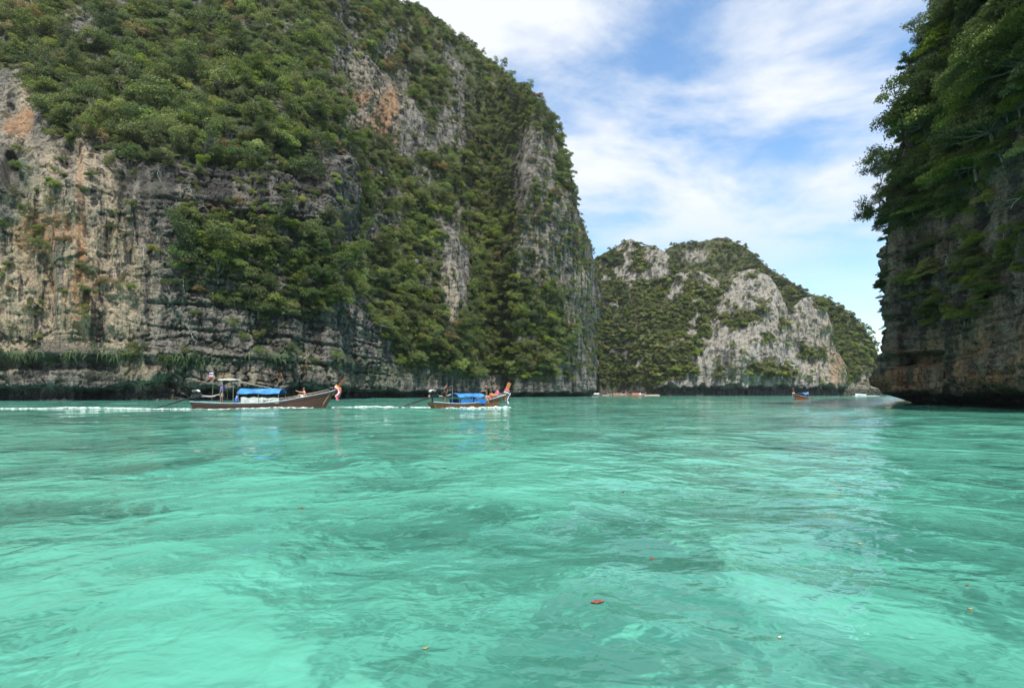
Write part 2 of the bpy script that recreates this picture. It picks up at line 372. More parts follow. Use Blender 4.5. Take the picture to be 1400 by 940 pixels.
class Cliff: pass
def ray_cliff(name, x0, x1, dx, r0k, zck, lo, hi, ytopk, nrow, nrm_k, mat, paint, wst, wfl, seed, scale=1.0, extra=None, back=60., endturn=None):
    """a rock wall: plan line r0k, leaning back 'lo' m per m up to the height zck and 'hi' above, up to the ridge ytopk"""
    xs = np.arange(x0, x1+.01, dx); nc = len(xs)
    r0 = ksm(xs, r0k); zc_ = ksm(xs, zck); yt = ksm(xs, ytopk, 3.)
    lo_ = kn(xs, lo) if isinstance(lo, list) else np.full(nc, lo); hi_ = kn(xs, hi) if isinstance(hi, list) else np.full(nc, hi)
    yb = HY+F*(HC+1.6)/r0
    t = np.linspace(0, 1, nrow)**1.0
    y = yb[None]+(yt-yb)[None]*t[:, None]
    z = np.full_like(y, 5.)
    def dep(z): return r0[None]+lo_[None]*np.minimum(z, zc_[None])+hi_[None]*np.maximum(z-zc_[None], 0)
    for _ in range(40): z = .4*z+.6*(HC+(HY-y)/F*dep(z))
    Y = dep(z); X = (xs[None]-CX)/F*Y
    P = np.stack([X, Y, z], -1)
    a = np.radians(ksm(xs, nrm_k, 25.)); n = np.stack([np.cos(a), np.sin(a), 0*a], -1)
    u = np.cumsum(np.hypot(np.gradient(X[0]), np.gradient(Y[0])))[None]+0*z
    XX = np.broadcast_to(xs[None], y.shape)
    d = rock_relief(P, u, z, wst(XX, y), wfl(XX, y), scale, seed)
    fade = smooth(1.0, .93, t)[:, None]
    d = d*(.55+.45*fade)
    if extra is not None: d = d+extra(XX, y, z, u)
    P = P+n[None]*d[..., None]
    P[..., 2] += .25*fade*fbm(P[..., 0]/3, P[..., 1]/3, P[..., 2]/3, 3, seed+77)*smooth(1, 4, z)
    G = Cliff(); G.P = P.copy(); G.xs = xs; G.y = y; G.yb = yb; G.yt = yt; G.n = n; G.nrow = nrow
    # the ground behind the ridge and, at the open end, the side that turns away from the camera
    rows = [P]
    last = P[-1]
    for q, dz in ((.12, .5), (.4, -.02), (1., -.25), (2., -.8)):
        e = last.copy(); k = back*q
        e[:, 0] += last[:, 0]/last[:, 1]*k; e[:, 1] += k; e[:, 2] = np.maximum(last[:, 2]+dz*(1 if q < .2 else back), -2)
        rows.append(e[None])
    P = np.concatenate(rows, 0)
    if endturn:
        col = P[:, -1]
        cols = [P]
        for q in (.15, .4, .8, 1.4):
            e = col.copy(); e[:, 0] += endturn[0]*q; e[:, 1] += endturn[1]*q; e[:, 2] *= (1-.15*q); cols.append(e[:, None])
        P = np.concatenate(cols, 1)
    nr, nc2 = P.shape[:2]
    V = P.reshape(-1, 3)
    s, cvr = paint(XX, y, z, u)
    def padm(A):
        A = np.clip(A, 0, 1); B = np.zeros((nr, nc2, 3)); B[:, :] = (0, 0, 0); B[:A.shape[0], :A.shape[1]] = A; B[A.shape[0]:] = B[A.shape[0]-1]; B[:, A.shape[1]:] = B[:, A.shape[1]-1:A.shape[1]]; return B.reshape(-1, 3)
    m = mesh_np(name, V, grid_faces(nr, nc2), mat)
    attr(m, 'stain_and_dark', padm(s)); attr(m, 'cover', padm(cvr))
    o = link(bpy.data.objects.new(name, m)); o['kind'] = 'structure'
    G.o = o; return G
def surf(G, x, y):
    """point and outward normal of a built wall seen at pixel x, y"""
    j = int(np.clip(np.searchsorted(G.xs, x), 1, len(G.xs)-1))
    t = (y-G.yb[j])/(G.yt[j]-G.yb[j]); i = int(np.clip(round(t*(G.nrow-1)), 0, G.nrow-1))
    return G.P[i, j], G.n[j]
def ell(x, y, cx, cy, rx, ry, soft=.35):
    return smooth(1+soft, 1-soft, np.hypot((x-cx)/rx, (y-cy)/ry))
def wob(x, y, sc, amp, seed):
    return x+amp*fbm(x/sc, y/sc, None, 3, seed), y+amp*fbm(x/sc+31, y/sc+9, None, 3, seed+5)
def inpoly(x, y, poly):
    r = np.zeros(np.broadcast(x, y).shape, bool); k = len(poly)
    for i in range(k):
        (xa, ya), (xb, yb_) = poly[i], poly[(i+1) % k]
        c = ((ya > y) != (yb_ > y)) & (x < (xb-xa)*(y-ya)/((yb_-ya) if yb_ != ya else 1e-9)+xa); r ^= c
    return r
# ---- bare rock of the near cliff (where no bushes grow)
ROCK_L = [
 ([(-300, 60), (0, 95), (40, 112), (60, 165), (110, 215), (160, 228), (235, 224), (300, 232), (360, 240), (420, 245), (450, 222), (474, 226), (480, 300), (430, 302), (330, 292), (262, 292), (248, 330), (232, 368), (238, 402), (300, 424), (350, 432), (420, 440), (480, 415), (520, 470), (540, 500), (640, 512), (720, 520), (818, 528), (830, 560), (-300, 560)], 1.0),
 ([(444, 66), (470, 60), (500, 88), (545, 108), (556, 118), (572, 150), (578, 200), (560, 215), (535, 190), (515, 200), (492, 180), (462, 172), (446, 140)], .9),
 ([(592, 330), (622, 322), (630, 400), (628, 440), (596, 438)], .95), ([(552, 352), (575, 345), (578, 372), (556, 376)], .7),
 ([(646, 352), (676, 345), (676, 402), (650, 405)], .55),
 ([(704, 190), (735, 185), (762, 250), (770, 320), (765, 390), (742, 420), (716, 415), (700, 380), (703, 290)], .55),
 ([(776, 245), (792, 285), (808, 330), (820, 440), (820, 545), (795, 530), (770, 470), (762, 400), (770, 330)], .62),
 ([(512, 262), (545, 262), (545, 288), (515, 285)], .7), ([(598, 62), (612, 62), (612, 96), (600, 96)], .8),
 ([(565, 215), (600, 240), (585, 262), (560, 245)], .5), ([(340, 128), (395, 140), (385, 165), (335, 150)], .6), ([(275, 178), (330, 190), (320, 212), (270, 205)], .6),
]
YTOP_L = [(-230, -190), (0, -150), (200, -110), (350, -80), (440, -45), (500, -12), (530, -2), (545, 5), (575, 12), (590, 24), (618, 46), (650, 68), (690, 100), (712, 122), (738, 138), (756, 165), (772, 205), (782, 245), (791, 285), (800, 312), (810, 340), (817, 420)]
def rock_left(x, y):
    xw, yw = wob(x, y, 45., 12., 301)
    r = np.zeros(np.broadcast(x, y).shape)
    for poly, w in ROCK_L: r = np.maximum(r, w*inpoly(xw, yw, poly))
    gap = smooth(.07, .17, fbm(x/24., y/np.where(x > 480, 34., 17.), None, 4, 305))*smooth(18, 40, y-np.interp(x, [q[0] for q in YTOP_L], [q[1] for q in YTOP_L]))
    gap2 = smooth(.18, .3, fbm(x/9., y/11., None, 2, 306))
    gap = np.where((x > 478) & (x < 705) & (y > 215), smooth(.3, .4, fbm(x/24., y/34., None, 4, 305)), gap)
    lush = np.maximum(ell(xw, yw, 695, 455, 82, 66, .12), ((xw > 632) & (xw < 698) & (yw > 150) & (yw < 515))*1.)
    gap = gap*(1-lush); r = np.where((lush > .5) & (yw < 516), r*.0, r)
    gap = gap*np.where((x < 450) & (y < 205), smooth(.1, .22, fbm(x/34., y/20., None, 3, 307)), 1)
    return np.maximum(r, np.maximum(.8*gap, .6*gap2*np.where((x > 478) & (x < 705), .35, 1)*smooth(4, 14, y-np.interp(x, [q[0] for q in YTOP_L], [q[1] for q in YTOP_L]))))
def paint_left(x, y, z, u):
    xw, yw = wob(x, y, 60., 26., 311)
    rock = rock_left(x, y)
    rk = rock
    for s in (3, 7): rk = .5*rk+.25*(np.roll(rk, s, 1)+np.roll(rk, -s, 1))
    st = vnoise(u/3.1, z/60, None, 320)*.5+vnoise(u/1.2, z/40, None, 321)*.5
    cream = 1.1*ell(xw, yw, 95, 330, 75, 140)+1.0*ell(xw, yw, 20, 410, 60, 90)+.8*ell(xw, yw, 160, 400, 60, 90)+.6*ell(xw, yw, 28, 150, 30, 60)
    cream = cream+.75*ell(xw, yw, 210, 505, 50, 25)+.6*ell(xw, yw, 400, 512, 130, 12)
    cream = cream*(.55+.9*smooth(-.35, .25, st))
    cream = cream-1.1*ell(xw, yw, 60, 400, 42, 60)*(x > 25)-.8*ell(xw, yw, 130, 410, 16, 40)
    cream = cream+.55*ell(xw, yw, 250, 275, 90, 25)*smooth(.0, .3, st)+.5*ell(xw, yw, 720, 370, 26, 70)*smooth(-.1, .2, st)+.6*ell(xw, yw, 780, 400, 22, 90)*smooth(-.1, .2, st)+.5*ell(xw, yw, 605, 410, 14, 40)
    cream = cream+.35*ell(xw, yw, 500, 130, 60, 60)
    org = 1.0*ell(xw, yw, 42, 165, 22, 18)+.8*ell(xw, yw, 55, 315, 40, 22)+.8*ell(xw, yw, 108, 400, 9, 70)+.45*ell(xw, yw, 100, 330, 60, 130)*smooth(.1, .4, st)
    org = 1.35*org+1.3*ell(xw, yw, 532, 150, 14, 42)+.8*ell(xw, yw, 482, 128, 26, 16)+.9*ell(xw, yw, 606, 82, 5, 16)+.7*ell(xw, yw, 528, 275, 12, 12)+.6*ell(xw, yw, 400, 512, 110, 12)*smooth(.0, .4, st)+.5*ell(xw, yw, 662, 375, 16, 32)+.5*ell(xw, yw, 520, 185, 40, 30)*smooth(.0, .3, st)
    dark = 1.0*smooth(2.6, 1.2, z+.8*vnoise(u/5., z*0, None, 342))+.7*ell(xw, yw, 300, 260, 190, 45)*smooth(.1, -.3, st)+.5*ell(xw, yw, 60, 490, 110, 8)  # darker towards the waterline, below the ledge and in rock streaks
    dark = dark+.35*ell(xw, yw, 380, 260, 110, 40)
    alg = 1.0*ell(xw, yw, 180, 487, 420, 11)*smooth(-.25, .3, vnoise(u/5., z*0, None, 344))+.6*ell(xw, yw, 190, 500, 60, 16)*smooth(-.1, .2, st)+.5*ell(xw, yw, 20, 255, 30, 40)+.6*ell(xw, yw, 560, 512, 120, 12)
    green = smooth(.55, .2, rk)*.95+.25*smooth(.1, .5, fbm(x/30., y/30., None, 3, 331))
    return np.stack([cream, org, dark], -1), np.stack([green*(z > 4), 0*z, alg], -1)
def extra_left(x, y, z, u):
    w = 1+.5*vnoise(u/6., z*0, None, 341)
    zn = np.interp(x, [-230, 480, 540, 817], [3.0, 3.0, 2.2, 2.2])+.9*vnoise(u/9., z*0, None, 342)+.5*vnoise(u/3., z*0, None, 343)
    n = -4.2*w*smooth(zn, zn-1.4, z)*(1-.25*smooth(1.4, -.5, z))
    lip = 1.5*np.exp(-((z-8.6)/1.1)**2)*smooth(530, 480, x)
    under = -2.6*smooth(170, 130, x)*smooth(5.0, 6.4, z)*smooth(8.4, 7.2, z)
    arch = -2.2*smooth(2.2, 3.0, z)*smooth(5.4, 4.6, z)*ell(x, y, 238, 528, 30, 16)
    cave = -6.*ell(x, y, 16, 236, 11, 26, .2)-2.5*ell(x, y, 100, 222, 13, 20)-1.5*ell(x, y, 60, 355, 7, 10)-2*ell(x, y, 122, 412, 4, 12)-1.5*ell(x, y, 30, 205, 6, 8)
    nose = 5.*ell(x, y, 462, 262, 24, 42, .3)
    butt = 3.0*np.exp(-((x-105)/40.)**2)*smooth(480, 420, y)*smooth(180, 300, y)-2.5*np.exp(-((x-66)/14.)**2)*smooth(470, 430, y)*smooth(320, 380, y)
    slab = 4.*ell(x, y, 612, 385, 20, 70, .25)
    return n+lip+under+arch+cave+nose+butt+slab
def wst_left(x, y): return np.clip(.25+.85*smooth(180, 280, x)*smooth(560, 500, x), 0, 1.1)
def wfl_left(x, y): return np.clip(1.0-.75*smooth(200, 280, x)*smooth(540, 480, x)-.45*smooth(690, 720, x), .2, 1.0)
GL = ray_cliff('sea_cliff', -230, 817, 1.25,
    [(-230, 90), (0, 100), (120, 102), (250, 106), (380, 113), (455, 124), (485, 140), (530, 163), (600, 182), (630, 192), (655, 216), (680, 226), (705, 216), (740, 222), (780, 240), (805, 262), (817, 290)],
    [(-230, 38), (300, 40), (440, 42), (490, 16), (560, 20), (640, 22), (690, 50), (720, 88), (790, 80), (817, 60)],
    [(-230, .10), (460, .14), (500, .38), (640, .40), (700, .13), (817, .06)], [(-230, .95), (440, .85), (500, .62), (600, .66), (700, .75), (790, .5), (817, .3)],
    YTOP_L,
    430, [(-230, -60), (440, -58), (520, -42), (640, -40), (700, -45), (790, -52), (817, -20)], M['rock'], paint_left, wst_left, wfl_left, 100, 1.0, extra_left, 60., (4., 90.))
GL.o['label'] = 'tall grey limestone cliff with cream and orange stains'; GL.o['category'] = 'cliff'

# ---- far hills
ROCK_F = [
 ([(895, 540), (905, 522), (955, 508), (935, 478), (955, 450), (985, 432), (975, 420), (993, 400), (992, 378), (1018, 366), (1045, 374), (1066, 402), (1080, 428), (1090, 410), (1112, 400), (1126, 420), (1146, 480), (1155, 545)], 1.0),
 ([(884, 338), (905, 345), (917, 372), (914, 382), (896, 372), (880, 360)], .9), ([(850, 330), (862, 322), (870, 340), (858, 345)], .8), ([(932, 372), (958, 366), (975, 378), (972, 392), (950, 388)], .5),
 ([(800, 533), (1230, 533), (1230, 560), (800, 560)], 1.0),
]
def rock_farf(x, y):
    xw, yw = wob(x, y, 26., 9., 401); r = np.zeros(np.broadcast(x, y).shape)
    for poly, w in ROCK_F: r = np.maximum(r, w*inpoly(xw, yw, poly))
    r = r*np.where((y < 520), 1-.85*smooth(.2, .32, fbm(x/20., y/22., None, 3, 411)), 1)
    r = np.maximum(r, .8*smooth(.10, .2, fbm(x/15., y/13., None, 3, 412)-.25*smooth(975, 930, x)*(y > 385)))
    return r
def paint_far(x, y, z, u):
    rk = rock_farf(x, y)
    for s in (2, 4): rk = .5*rk+.25*(np.roll(rk, s, 1)+np.roll(rk, -s, 1))
    xw, yw = wob(x, y, 30., 14., 421)
    cream = .8*ell(xw, yw, 1130, 490, 30, 45)+.35*fbm(x/20, y/40, None, 3, 431)+.2
    org = .8*ell(xw, yw, 1140, 505, 10, 25)
    dark = smooth(7.5, 4.5, z+1.5*vnoise(u/2.5, z*0, None, 432))  # darker towards the foot of the hill
    return np.stack([cream, org, dark], -1), np.stack([smooth(.55, .15, rk)*.95, 0*z, 0*z], -1)
def notch_far(x, y, z, u):
    zt = 7.0+2.2*vnoise(u/5., z*0, None, 441)+1.2*vnoise(u/1.7, z*0, None, 442)
    dome = 10*ell(x, y, 1020, 440, 40, 80, .6)+7*ell(x, y, 900, 362, 16, 22, .4)
    return -7.5*smooth(zt, zt-1.2, z)*smooth(870, 905, x)+dome
one = lambda a: (lambda x, y: np.full(np.broadcast(x, y).shape, a))
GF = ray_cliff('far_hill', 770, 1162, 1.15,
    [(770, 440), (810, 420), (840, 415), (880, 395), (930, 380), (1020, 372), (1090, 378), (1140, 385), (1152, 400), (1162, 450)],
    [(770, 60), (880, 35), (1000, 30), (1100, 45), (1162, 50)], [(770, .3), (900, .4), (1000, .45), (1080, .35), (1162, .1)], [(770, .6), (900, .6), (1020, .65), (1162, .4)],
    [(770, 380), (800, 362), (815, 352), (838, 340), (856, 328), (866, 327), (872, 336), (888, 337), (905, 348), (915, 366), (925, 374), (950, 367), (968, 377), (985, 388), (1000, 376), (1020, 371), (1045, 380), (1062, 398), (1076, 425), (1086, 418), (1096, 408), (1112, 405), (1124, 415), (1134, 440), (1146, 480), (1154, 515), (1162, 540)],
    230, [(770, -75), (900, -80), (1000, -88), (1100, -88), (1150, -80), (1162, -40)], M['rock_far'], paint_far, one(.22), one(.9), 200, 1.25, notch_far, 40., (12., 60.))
GF.o['label'] = 'pale rocky limestone dome with bushes and a dark sea notch'; GF.o['category'] = 'hill'
def rock_farb(x, y): 
    return np.maximum(.7*ell(x, y, 948, 350, 22, 10), np.maximum(.75*smooth(515, 530, y), .6*ell(x, y, 1180, 515, 14, 16)))
def paint_back(x, y, z, u):
    return np.stack([.3+0*z, .2*ell(x, y, 1175, 505, 10, 30), smooth(6, 4, z)], -1), np.stack([1-rock_farb(x, y), 0*z, 0*z], -1)  # third mask darkens the lowest metres
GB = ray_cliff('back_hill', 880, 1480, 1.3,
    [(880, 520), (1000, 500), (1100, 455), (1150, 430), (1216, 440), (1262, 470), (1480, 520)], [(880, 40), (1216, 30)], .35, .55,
    [(880, 375), (900, 350), (915, 338), (930, 333), (955, 331), (985, 326), (1005, 331), (1025, 343), (1045, 362), (1060, 372), (1085, 388), (1105, 402), (1130, 408), (1150, 421), (1168, 433), (1180, 450), (1190, 463), (1197, 475), (1203, 505), (1209, 522), (1222, 519), (1262, 505), (1480, 440)],  # stretch hidden behind the shaded cliff is added to block bright horizon sky
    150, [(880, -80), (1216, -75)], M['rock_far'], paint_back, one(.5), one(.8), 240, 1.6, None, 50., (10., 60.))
GB.o['label'] = 'green wooded hill rising behind the pale rocky dome'; GB.o['category'] = 'hill'

# ---- the shaded cliff on the other side of the channel
def build_right():
    zr = np.linspace(-1.5, 52, 430); nr = len(zr)
    # plan line: from behind the camera's right along the channel to the corner, then round it
    Yc = np.concatenate([np.linspace(6, 30, 40), np.linspace(30.2, 55, 200), 55+3.2*np.sin(np.linspace(.05, 1.2, 26)), np.linspace(58.3, 120, 30)])
    Xo = np.concatenate([np.full(40, 0.), np.full(200, 0.), 3.2*(1-np.cos(np.linspace(.05, 1.2, 26))), np.linspace(2.2, 46, 30)])
    Xo = Xo+1.4*np.sin(Yc/6.5)*(Yc < 56)+.5*np.sin(Yc/2.7+1)
    t = np.stack([np.gradient(Xo), np.gradient(Yc)], -1); t /= np.linalg.norm(t, axis=1)[:, None]
    for _ in range(6): t[1:-1] = (t[:-2]+t[1:-1]*2+t[2:])/4
    n = np.stack([-t[:, 1], t[:, 0], 0*Yc], -1); n /= np.linalg.norm(n, axis=1)[:, None]
    Yk = 57.0
    edge = np.interp(HY-F*(zr-HC)/Yk, [-140, -60, 0, 60, 130, 200, 300, 470, 500, 520, 548, 560], [1372, 1318, 1282, 1254, 1230, 1219, 1213, 1209, 1207, 1208, 1224, 1238])
    edge = edge+np.interp(zr, [8, 14, 24, 52], [0, 4, 20, 26])
    xe = (edge-CX)/F*Yk
    X = xe[:, None]+Xo[None]; Y = np.broadcast_to(Yc[None], X.shape); Z = np.broadcast_to(zr[:, None], X.shape)
    u = np.broadcast_to(np.cumsum(np.hypot(np.gradient(Xo), np.gradient(Yc)))[None], X.shape)
    P = np.stack([X, Y, Z], -1).copy()
    d = rock_relief(P, u, Z, .75, .7, .55, 500)*.8
    zt = 1.5+.4*vnoise(u/2.2, Z*0, None, 511)
    d = d-1.7*smooth(zt, zt-.8, Z)-.7*smooth(.7, .1, Z)
    d = d-2.0*smooth(5.3, 4.9, Z)*smooth(3.7, 4.3, Z)*smooth(-.2, .3, vnoise(u/5., Z*0, None, 512))     # the dark slot above the tufa
    d = d+.9*smooth(1.6, 2.2, Z)*smooth(4.4, 3.6, Z)*(.4+vnoise(u/1.5, Z*0, None, 513))                  # tufa bulges
    P += n[None]*d[..., None]
    G = Cliff(); G.P = P.copy(); G.n = n; G.zr = zr; G.Yc = Yc
    rows = [P]
    for q in (4, 15, 45):
        e = P[-1].copy(); e[:, 0] += q; e[:, 2] += q*.35; rows.append(e[None])
    P = np.concatenate(rows, 0)
    st = vnoise(u/1.3, Z/16, None, 520)
    rockv = right_rock(Y, Z)
    cream = np.clip(.55*smooth(-.1, .4, st)*smooth(9, 4, Z)*smooth(1.2, 1.7, Z)+.22*smooth(.1, .5, st), 0, 1)
    org = .8*smooth(.0, .4, vnoise(u/1.7, Z/2.2, None, 521))*smooth(7, 4, Z)*smooth(1.2, 1.8, Z)+.2*smooth(.2, .5, vnoise(u/4, Z/9, None, 522))
    dark = smooth(1.6, .9, Z)+.5*smooth(.1, -.3, st)*smooth(5, 8, Z)  # darker at the foot, with dark streaks higher up
    s = np.stack([cream, org, dark], -1); c = np.stack([smooth(.6, .2, rockv)*.95*(Z > 7), 0*Z, .35*smooth(7, 5.5, Z)*smooth(2.5, 4, Z)*smooth(-.2, .3, vnoise(u/1.1, Z/5, None, 523))], -1)
    nr2, nc = P.shape[:2]
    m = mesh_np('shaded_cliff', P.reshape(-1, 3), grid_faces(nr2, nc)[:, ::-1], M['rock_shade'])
    ext = lambda A: np.concatenate([A, np.repeat(A[-1:], 3, 0)], 0).reshape(-1, 3)
    attr(m, 'stain_and_dark', np.clip(ext(s), 0, 1)); attr(m, 'cover', np.clip(ext(c), 0, 1))
    o = link(bpy.data.objects.new('shaded_cliff', m)); o['kind'] = 'structure'; o['label'] = 'dark shaded limestone cliff overhung with trees across the channel'; o['category'] = 'cliff'
    G.o = o; return G
def right_rock(Y, Z):
    v = fbm(Y/5., Z/4., None, 3, 530)
    lim = 18.5+6*v
    return np.maximum(smooth(lim+1.2, lim-1.2, Z)*smooth(-.35, .0, fbm(Y/3., Z/3., None, 3, 531)+.18), .85*smooth(.12, .25, fbm(Y/3.5+9, Z/5., None, 3, 533)))
def surf_r(G, Y, Z):
    j = int(np.argmin(np.abs(G.Yc-Y))); i = int(np.clip(np.searchsorted(G.zr, Z), 0, len(G.zr)-1)); return G.P[i, j], G.n[j]
GR = build_right()
# ------------------------------------------------------------------ vegetation
def leaf_quads(C, D, size, r, droop=.25):
    """leaf cards: centres C, facing D"""
    k = len(C)
    D = D/np.maximum(np.linalg.norm(D, axis=1), 1e-6)[:, None]
    a = r.normal(size=(k, 3)); a -= D*np.sum(a*D, 1)[:, None]; a /= np.linalg.norm(a, axis=1)[:, None]
    b = np.cross(D, a)
    l = size*r.uniform(.65, 1.35, k)[:, None]; w = l*r.uniform(.36, .58, k)[:, None]
    tip = C+a*l-D*l*droop; base = C-a*l*.8-D*l*droop*.6
    V = np.stack([base, C+b*w, tip, C-b*w], 1).reshape(-1, 3)
    return V, np.arange(4*k).reshape(-1, 4)
def make_crown(name, seed, ncl, per, leaf, flat=.7, spread=1.0, hgt=1.0, skew=.3):
    r = np.random.default_rng(seed); sk = r.normal(0, skew, 2); sx = r.uniform(.7, 1.25)
    cen = []; guard = 0
    while len(cen) < ncl and guard < 4000:
        guard += 1
        a = r.uniform(0, 6.283); q = math.sqrt(r.uniform(0, 1))*.82*spread
        top = .95*hgt*math.sqrt(max(0, 1-(q/1.0)**2))
        z = .22+r.uniform(.25, 1.0)*top*.85
        p = np.array([q*math.cos(a)*sx+sk[0]*z, q*math.sin(a)/sx+sk[1]*z, z*r.uniform(.75, 1.15)])
        if all(np.linalg.norm((p-c)*np.array([1, 1, 1.3])) > .26 for c in cen): cen.append(p)
    Vs = []; Cs = []
    for c in cen:
        rc = r.uniform(.13, .42); k = int(per*(rc/.3)**2*r.uniform(.75, 1.2))
        D = r.normal(size=(k, 3)); D /= np.linalg.norm(D, axis=1)[:, None]
        D[:, 2] = np.where(D[:, 2] < -.35, -D[:, 2]*.6, D[:, 2])
        rr = rc*r.uniform(.45, 1.12, k)**.7
        p = c+D*rr[:, None]*np.array([1.15, 1.15, flat])
        fac = D*.6+np.array([0, 0, .55])+r.normal(size=(k, 3))*.55
        V, _ = leaf_quads(p, fac, leaf, r); Vs.append(V)
        tone = np.clip(r.uniform(.12, .75)+r.normal(0, .22, k), 0, 1)
        Cs.append(np.repeat(tone, 4))
    V = np.concatenate(Vs); col = np.concatenate(Cs)
    m = mesh_np(name, V, np.arange(len(V)).reshape(-1, 4), None, False)
    attr(m, 'leaf', np.stack([col, col, col], -1))
    # trunk and limbs
    mb = MB(); fork = Vector((r.uniform(-.06, .06), r.uniform(-.06, .06), .24))
    mb.tube([(0, 0, -.25), (fork.x*.4, fork.y*.4, .08), fork], [.055, .045, .036], 6, False)
    for c in cen[:min(len(cen), 12)]:
        c = Vector(c); md = fork.lerp(c, .5)+Vector((r.uniform(-.06, .06), r.uniform(-.06, .06), -.05))
        mb.tube([fork, md, c], [.028, .018, .007], 5, False)
    tm = bpy.data.meshes.new('trunk'); tm.from_pydata(mb.v, [], mb.f); tm.update(); tm.materials.append(M['bark'])
    return m, tm
def with_mats(pair):
    d = {}
    for s in SPEC:
        m = pair[0].copy(); m.materials.clear(); m.materials.append(LEAF[s]); d[s] = m
    return d, pair[1]
CROWN = {
 'L': [with_mats(make_crown('crown', 20+i, (15, 20, 14, 11, 17, 9, 22, 13)[i], (190, 170, 190, 210, 90, 230, 150, 110)[i], .056, (.9, .85, 1., .8, 1., .9, .95, 1.1)[i], (1., 1.15, .6, 1.2, .95, .85, 1.1, .5)[i], (1.2, .95, 1.9, .8, 1.4, 1.15, 1.2, 2.1)[i])) for i in range(8)],
 'F': [with_mats(make_crown('crown', 40+i, 10, 90, .10, .75, 1.0, 1.0)) for i in range(3)],
 'R': [with_mats(make_crown('crown', 60+i, 24, 260, .046, (.6, .8, .55, .9)[i], 1.1, (.85, 1.1, .7, 1.4)[i])) for i in range(4)],
}
plants = []            # (point, normal, radius, species, set, variant, pixel size, where, tilt)
def pick(r, w):
    k = list(w); p = np.array([w[q] for q in k], float); return k[int(r.choice(len(k), p=p/p.sum()))]
def where_left(x, y, rock):
    if rock > .5 and y > 225: return 'rooted in bare rock on the tall stained cliff'
    if y < 230 and x < 255: return 'on the slope above the cream streaked rock face'
    if y < 300 and x < 440: return 'on the steep slope above the ledged dark grey rock'
    if x < 505: return 'in the thicket halfway up the ledged dark grey rock'
    if y < 230 and x < 640: return 'on the ridge slope around the orange stained rock patch'
    if x < 640: return 'on the green flank beside the narrow grey rock slab'
    if x < 700: return 'in the leafy gully of the tall stained cliff'
    return 'on the fluted end buttress of the tall stained cliff'
def scatter_left():
    r = np.random.default_rng(11); n = 18000
    xs = np.where(r.uniform(size=n) < .93, r.uniform(-90, 816, n), r.uniform(420, 816, n)); yt = np.interp(xs, GL.xs, GL.yt); ys = r.uniform(np.maximum(yt, -70)-1, 532, n); k_ = r.uniform(size=n) < .06; ys = np.where(k_ & (xs > 500), yt+r.uniform(-1, 14, n), ys)
    rock = rock_left(xs, ys); patch = fbm(xs/42, ys/30, None, 3, 601); patch2 = fbm(xs/90, ys/90, None, 2, 611)
    cells = {}
    for x, y, rk, p1, p2 in zip(xs, ys, rock, patch, patch2):
        if y > 505 and not (x > 520 and y < 522): continue
        if rk > .3:
            if r.uniform() > (.06+.8*(1-rk)+(.06 if (235 < x < 480 and y < 440) else 0)+(.12 if x > 690 else 0)): continue
            if p1 < -.05 and rk > .9: continue
        P, nn = surf(GL, x, y); Yd = P[1]
        if P[2] < 7: continue
        if rk > .3: R = r.uniform(.7, 1.7)
        elif y < 215 and x < 470: R = .8+3.4*r.uniform()**2.0+(1.6 if r.uniform() < .03 else 0)
        elif x < 505: R = .7+3.0*r.uniform()**2.0+(1.2 if r.uniform() < .03 else 0)
        else: R = .9+3.0*r.uniform()**1.9
        if abs(y-np.interp(x, GL.xs, GL.yt)) < 14: R *= .75
        rp = R*F/Yd
        key = (int(x/7), int(y/7)); ok = True
        q = int(rp*.62/7)+1
        for a in range(-q, q+1):
            for b in range(-q, q+1):
                for (x2, y2, r2) in cells.get((key[0]+a, key[1]+b), ()):
                    if (x-x2)**2+((y-y2)*1.25)**2 < (.36*min(rp, r2)+.06*max(rp, r2))**2: ok = False
        if not ok: continue
        cells.setdefault(key, []).append((x, y, rp))
        w = {'dark': .9, 'mid': 2.0, 'olive': 1.9, 'bright': 1.1, 'yellow': .22, 'rust': .14}
        if p1 > .12: w['bright'] += 1.3
        if p1 < -.12: w['dark'] += 1.4
        if p2 > .12: w['olive'] += 1.2; w['rust'] += .30; w['yellow'] += .2
        if rk > .3: w['rust'] += .8; w['yellow'] += .5
        if 620 < x < 705: w['bright'] += 1.5; w['dark'] += .8
        if 480 < x < 640 and y < 240: w['olive'] += 1.6; w['rust'] += .25
        if 480 < x < 770 and y > 240: w['bright'] += 1.4
        sp = pick(r, w)
        plants.append((P+nn*R*.14-np.array([0, 0, .22*R]), nn, R, sp, 'L', int(r.integers(8)), rp, where_left(x, y, rk), r.uniform(.0, .45)))
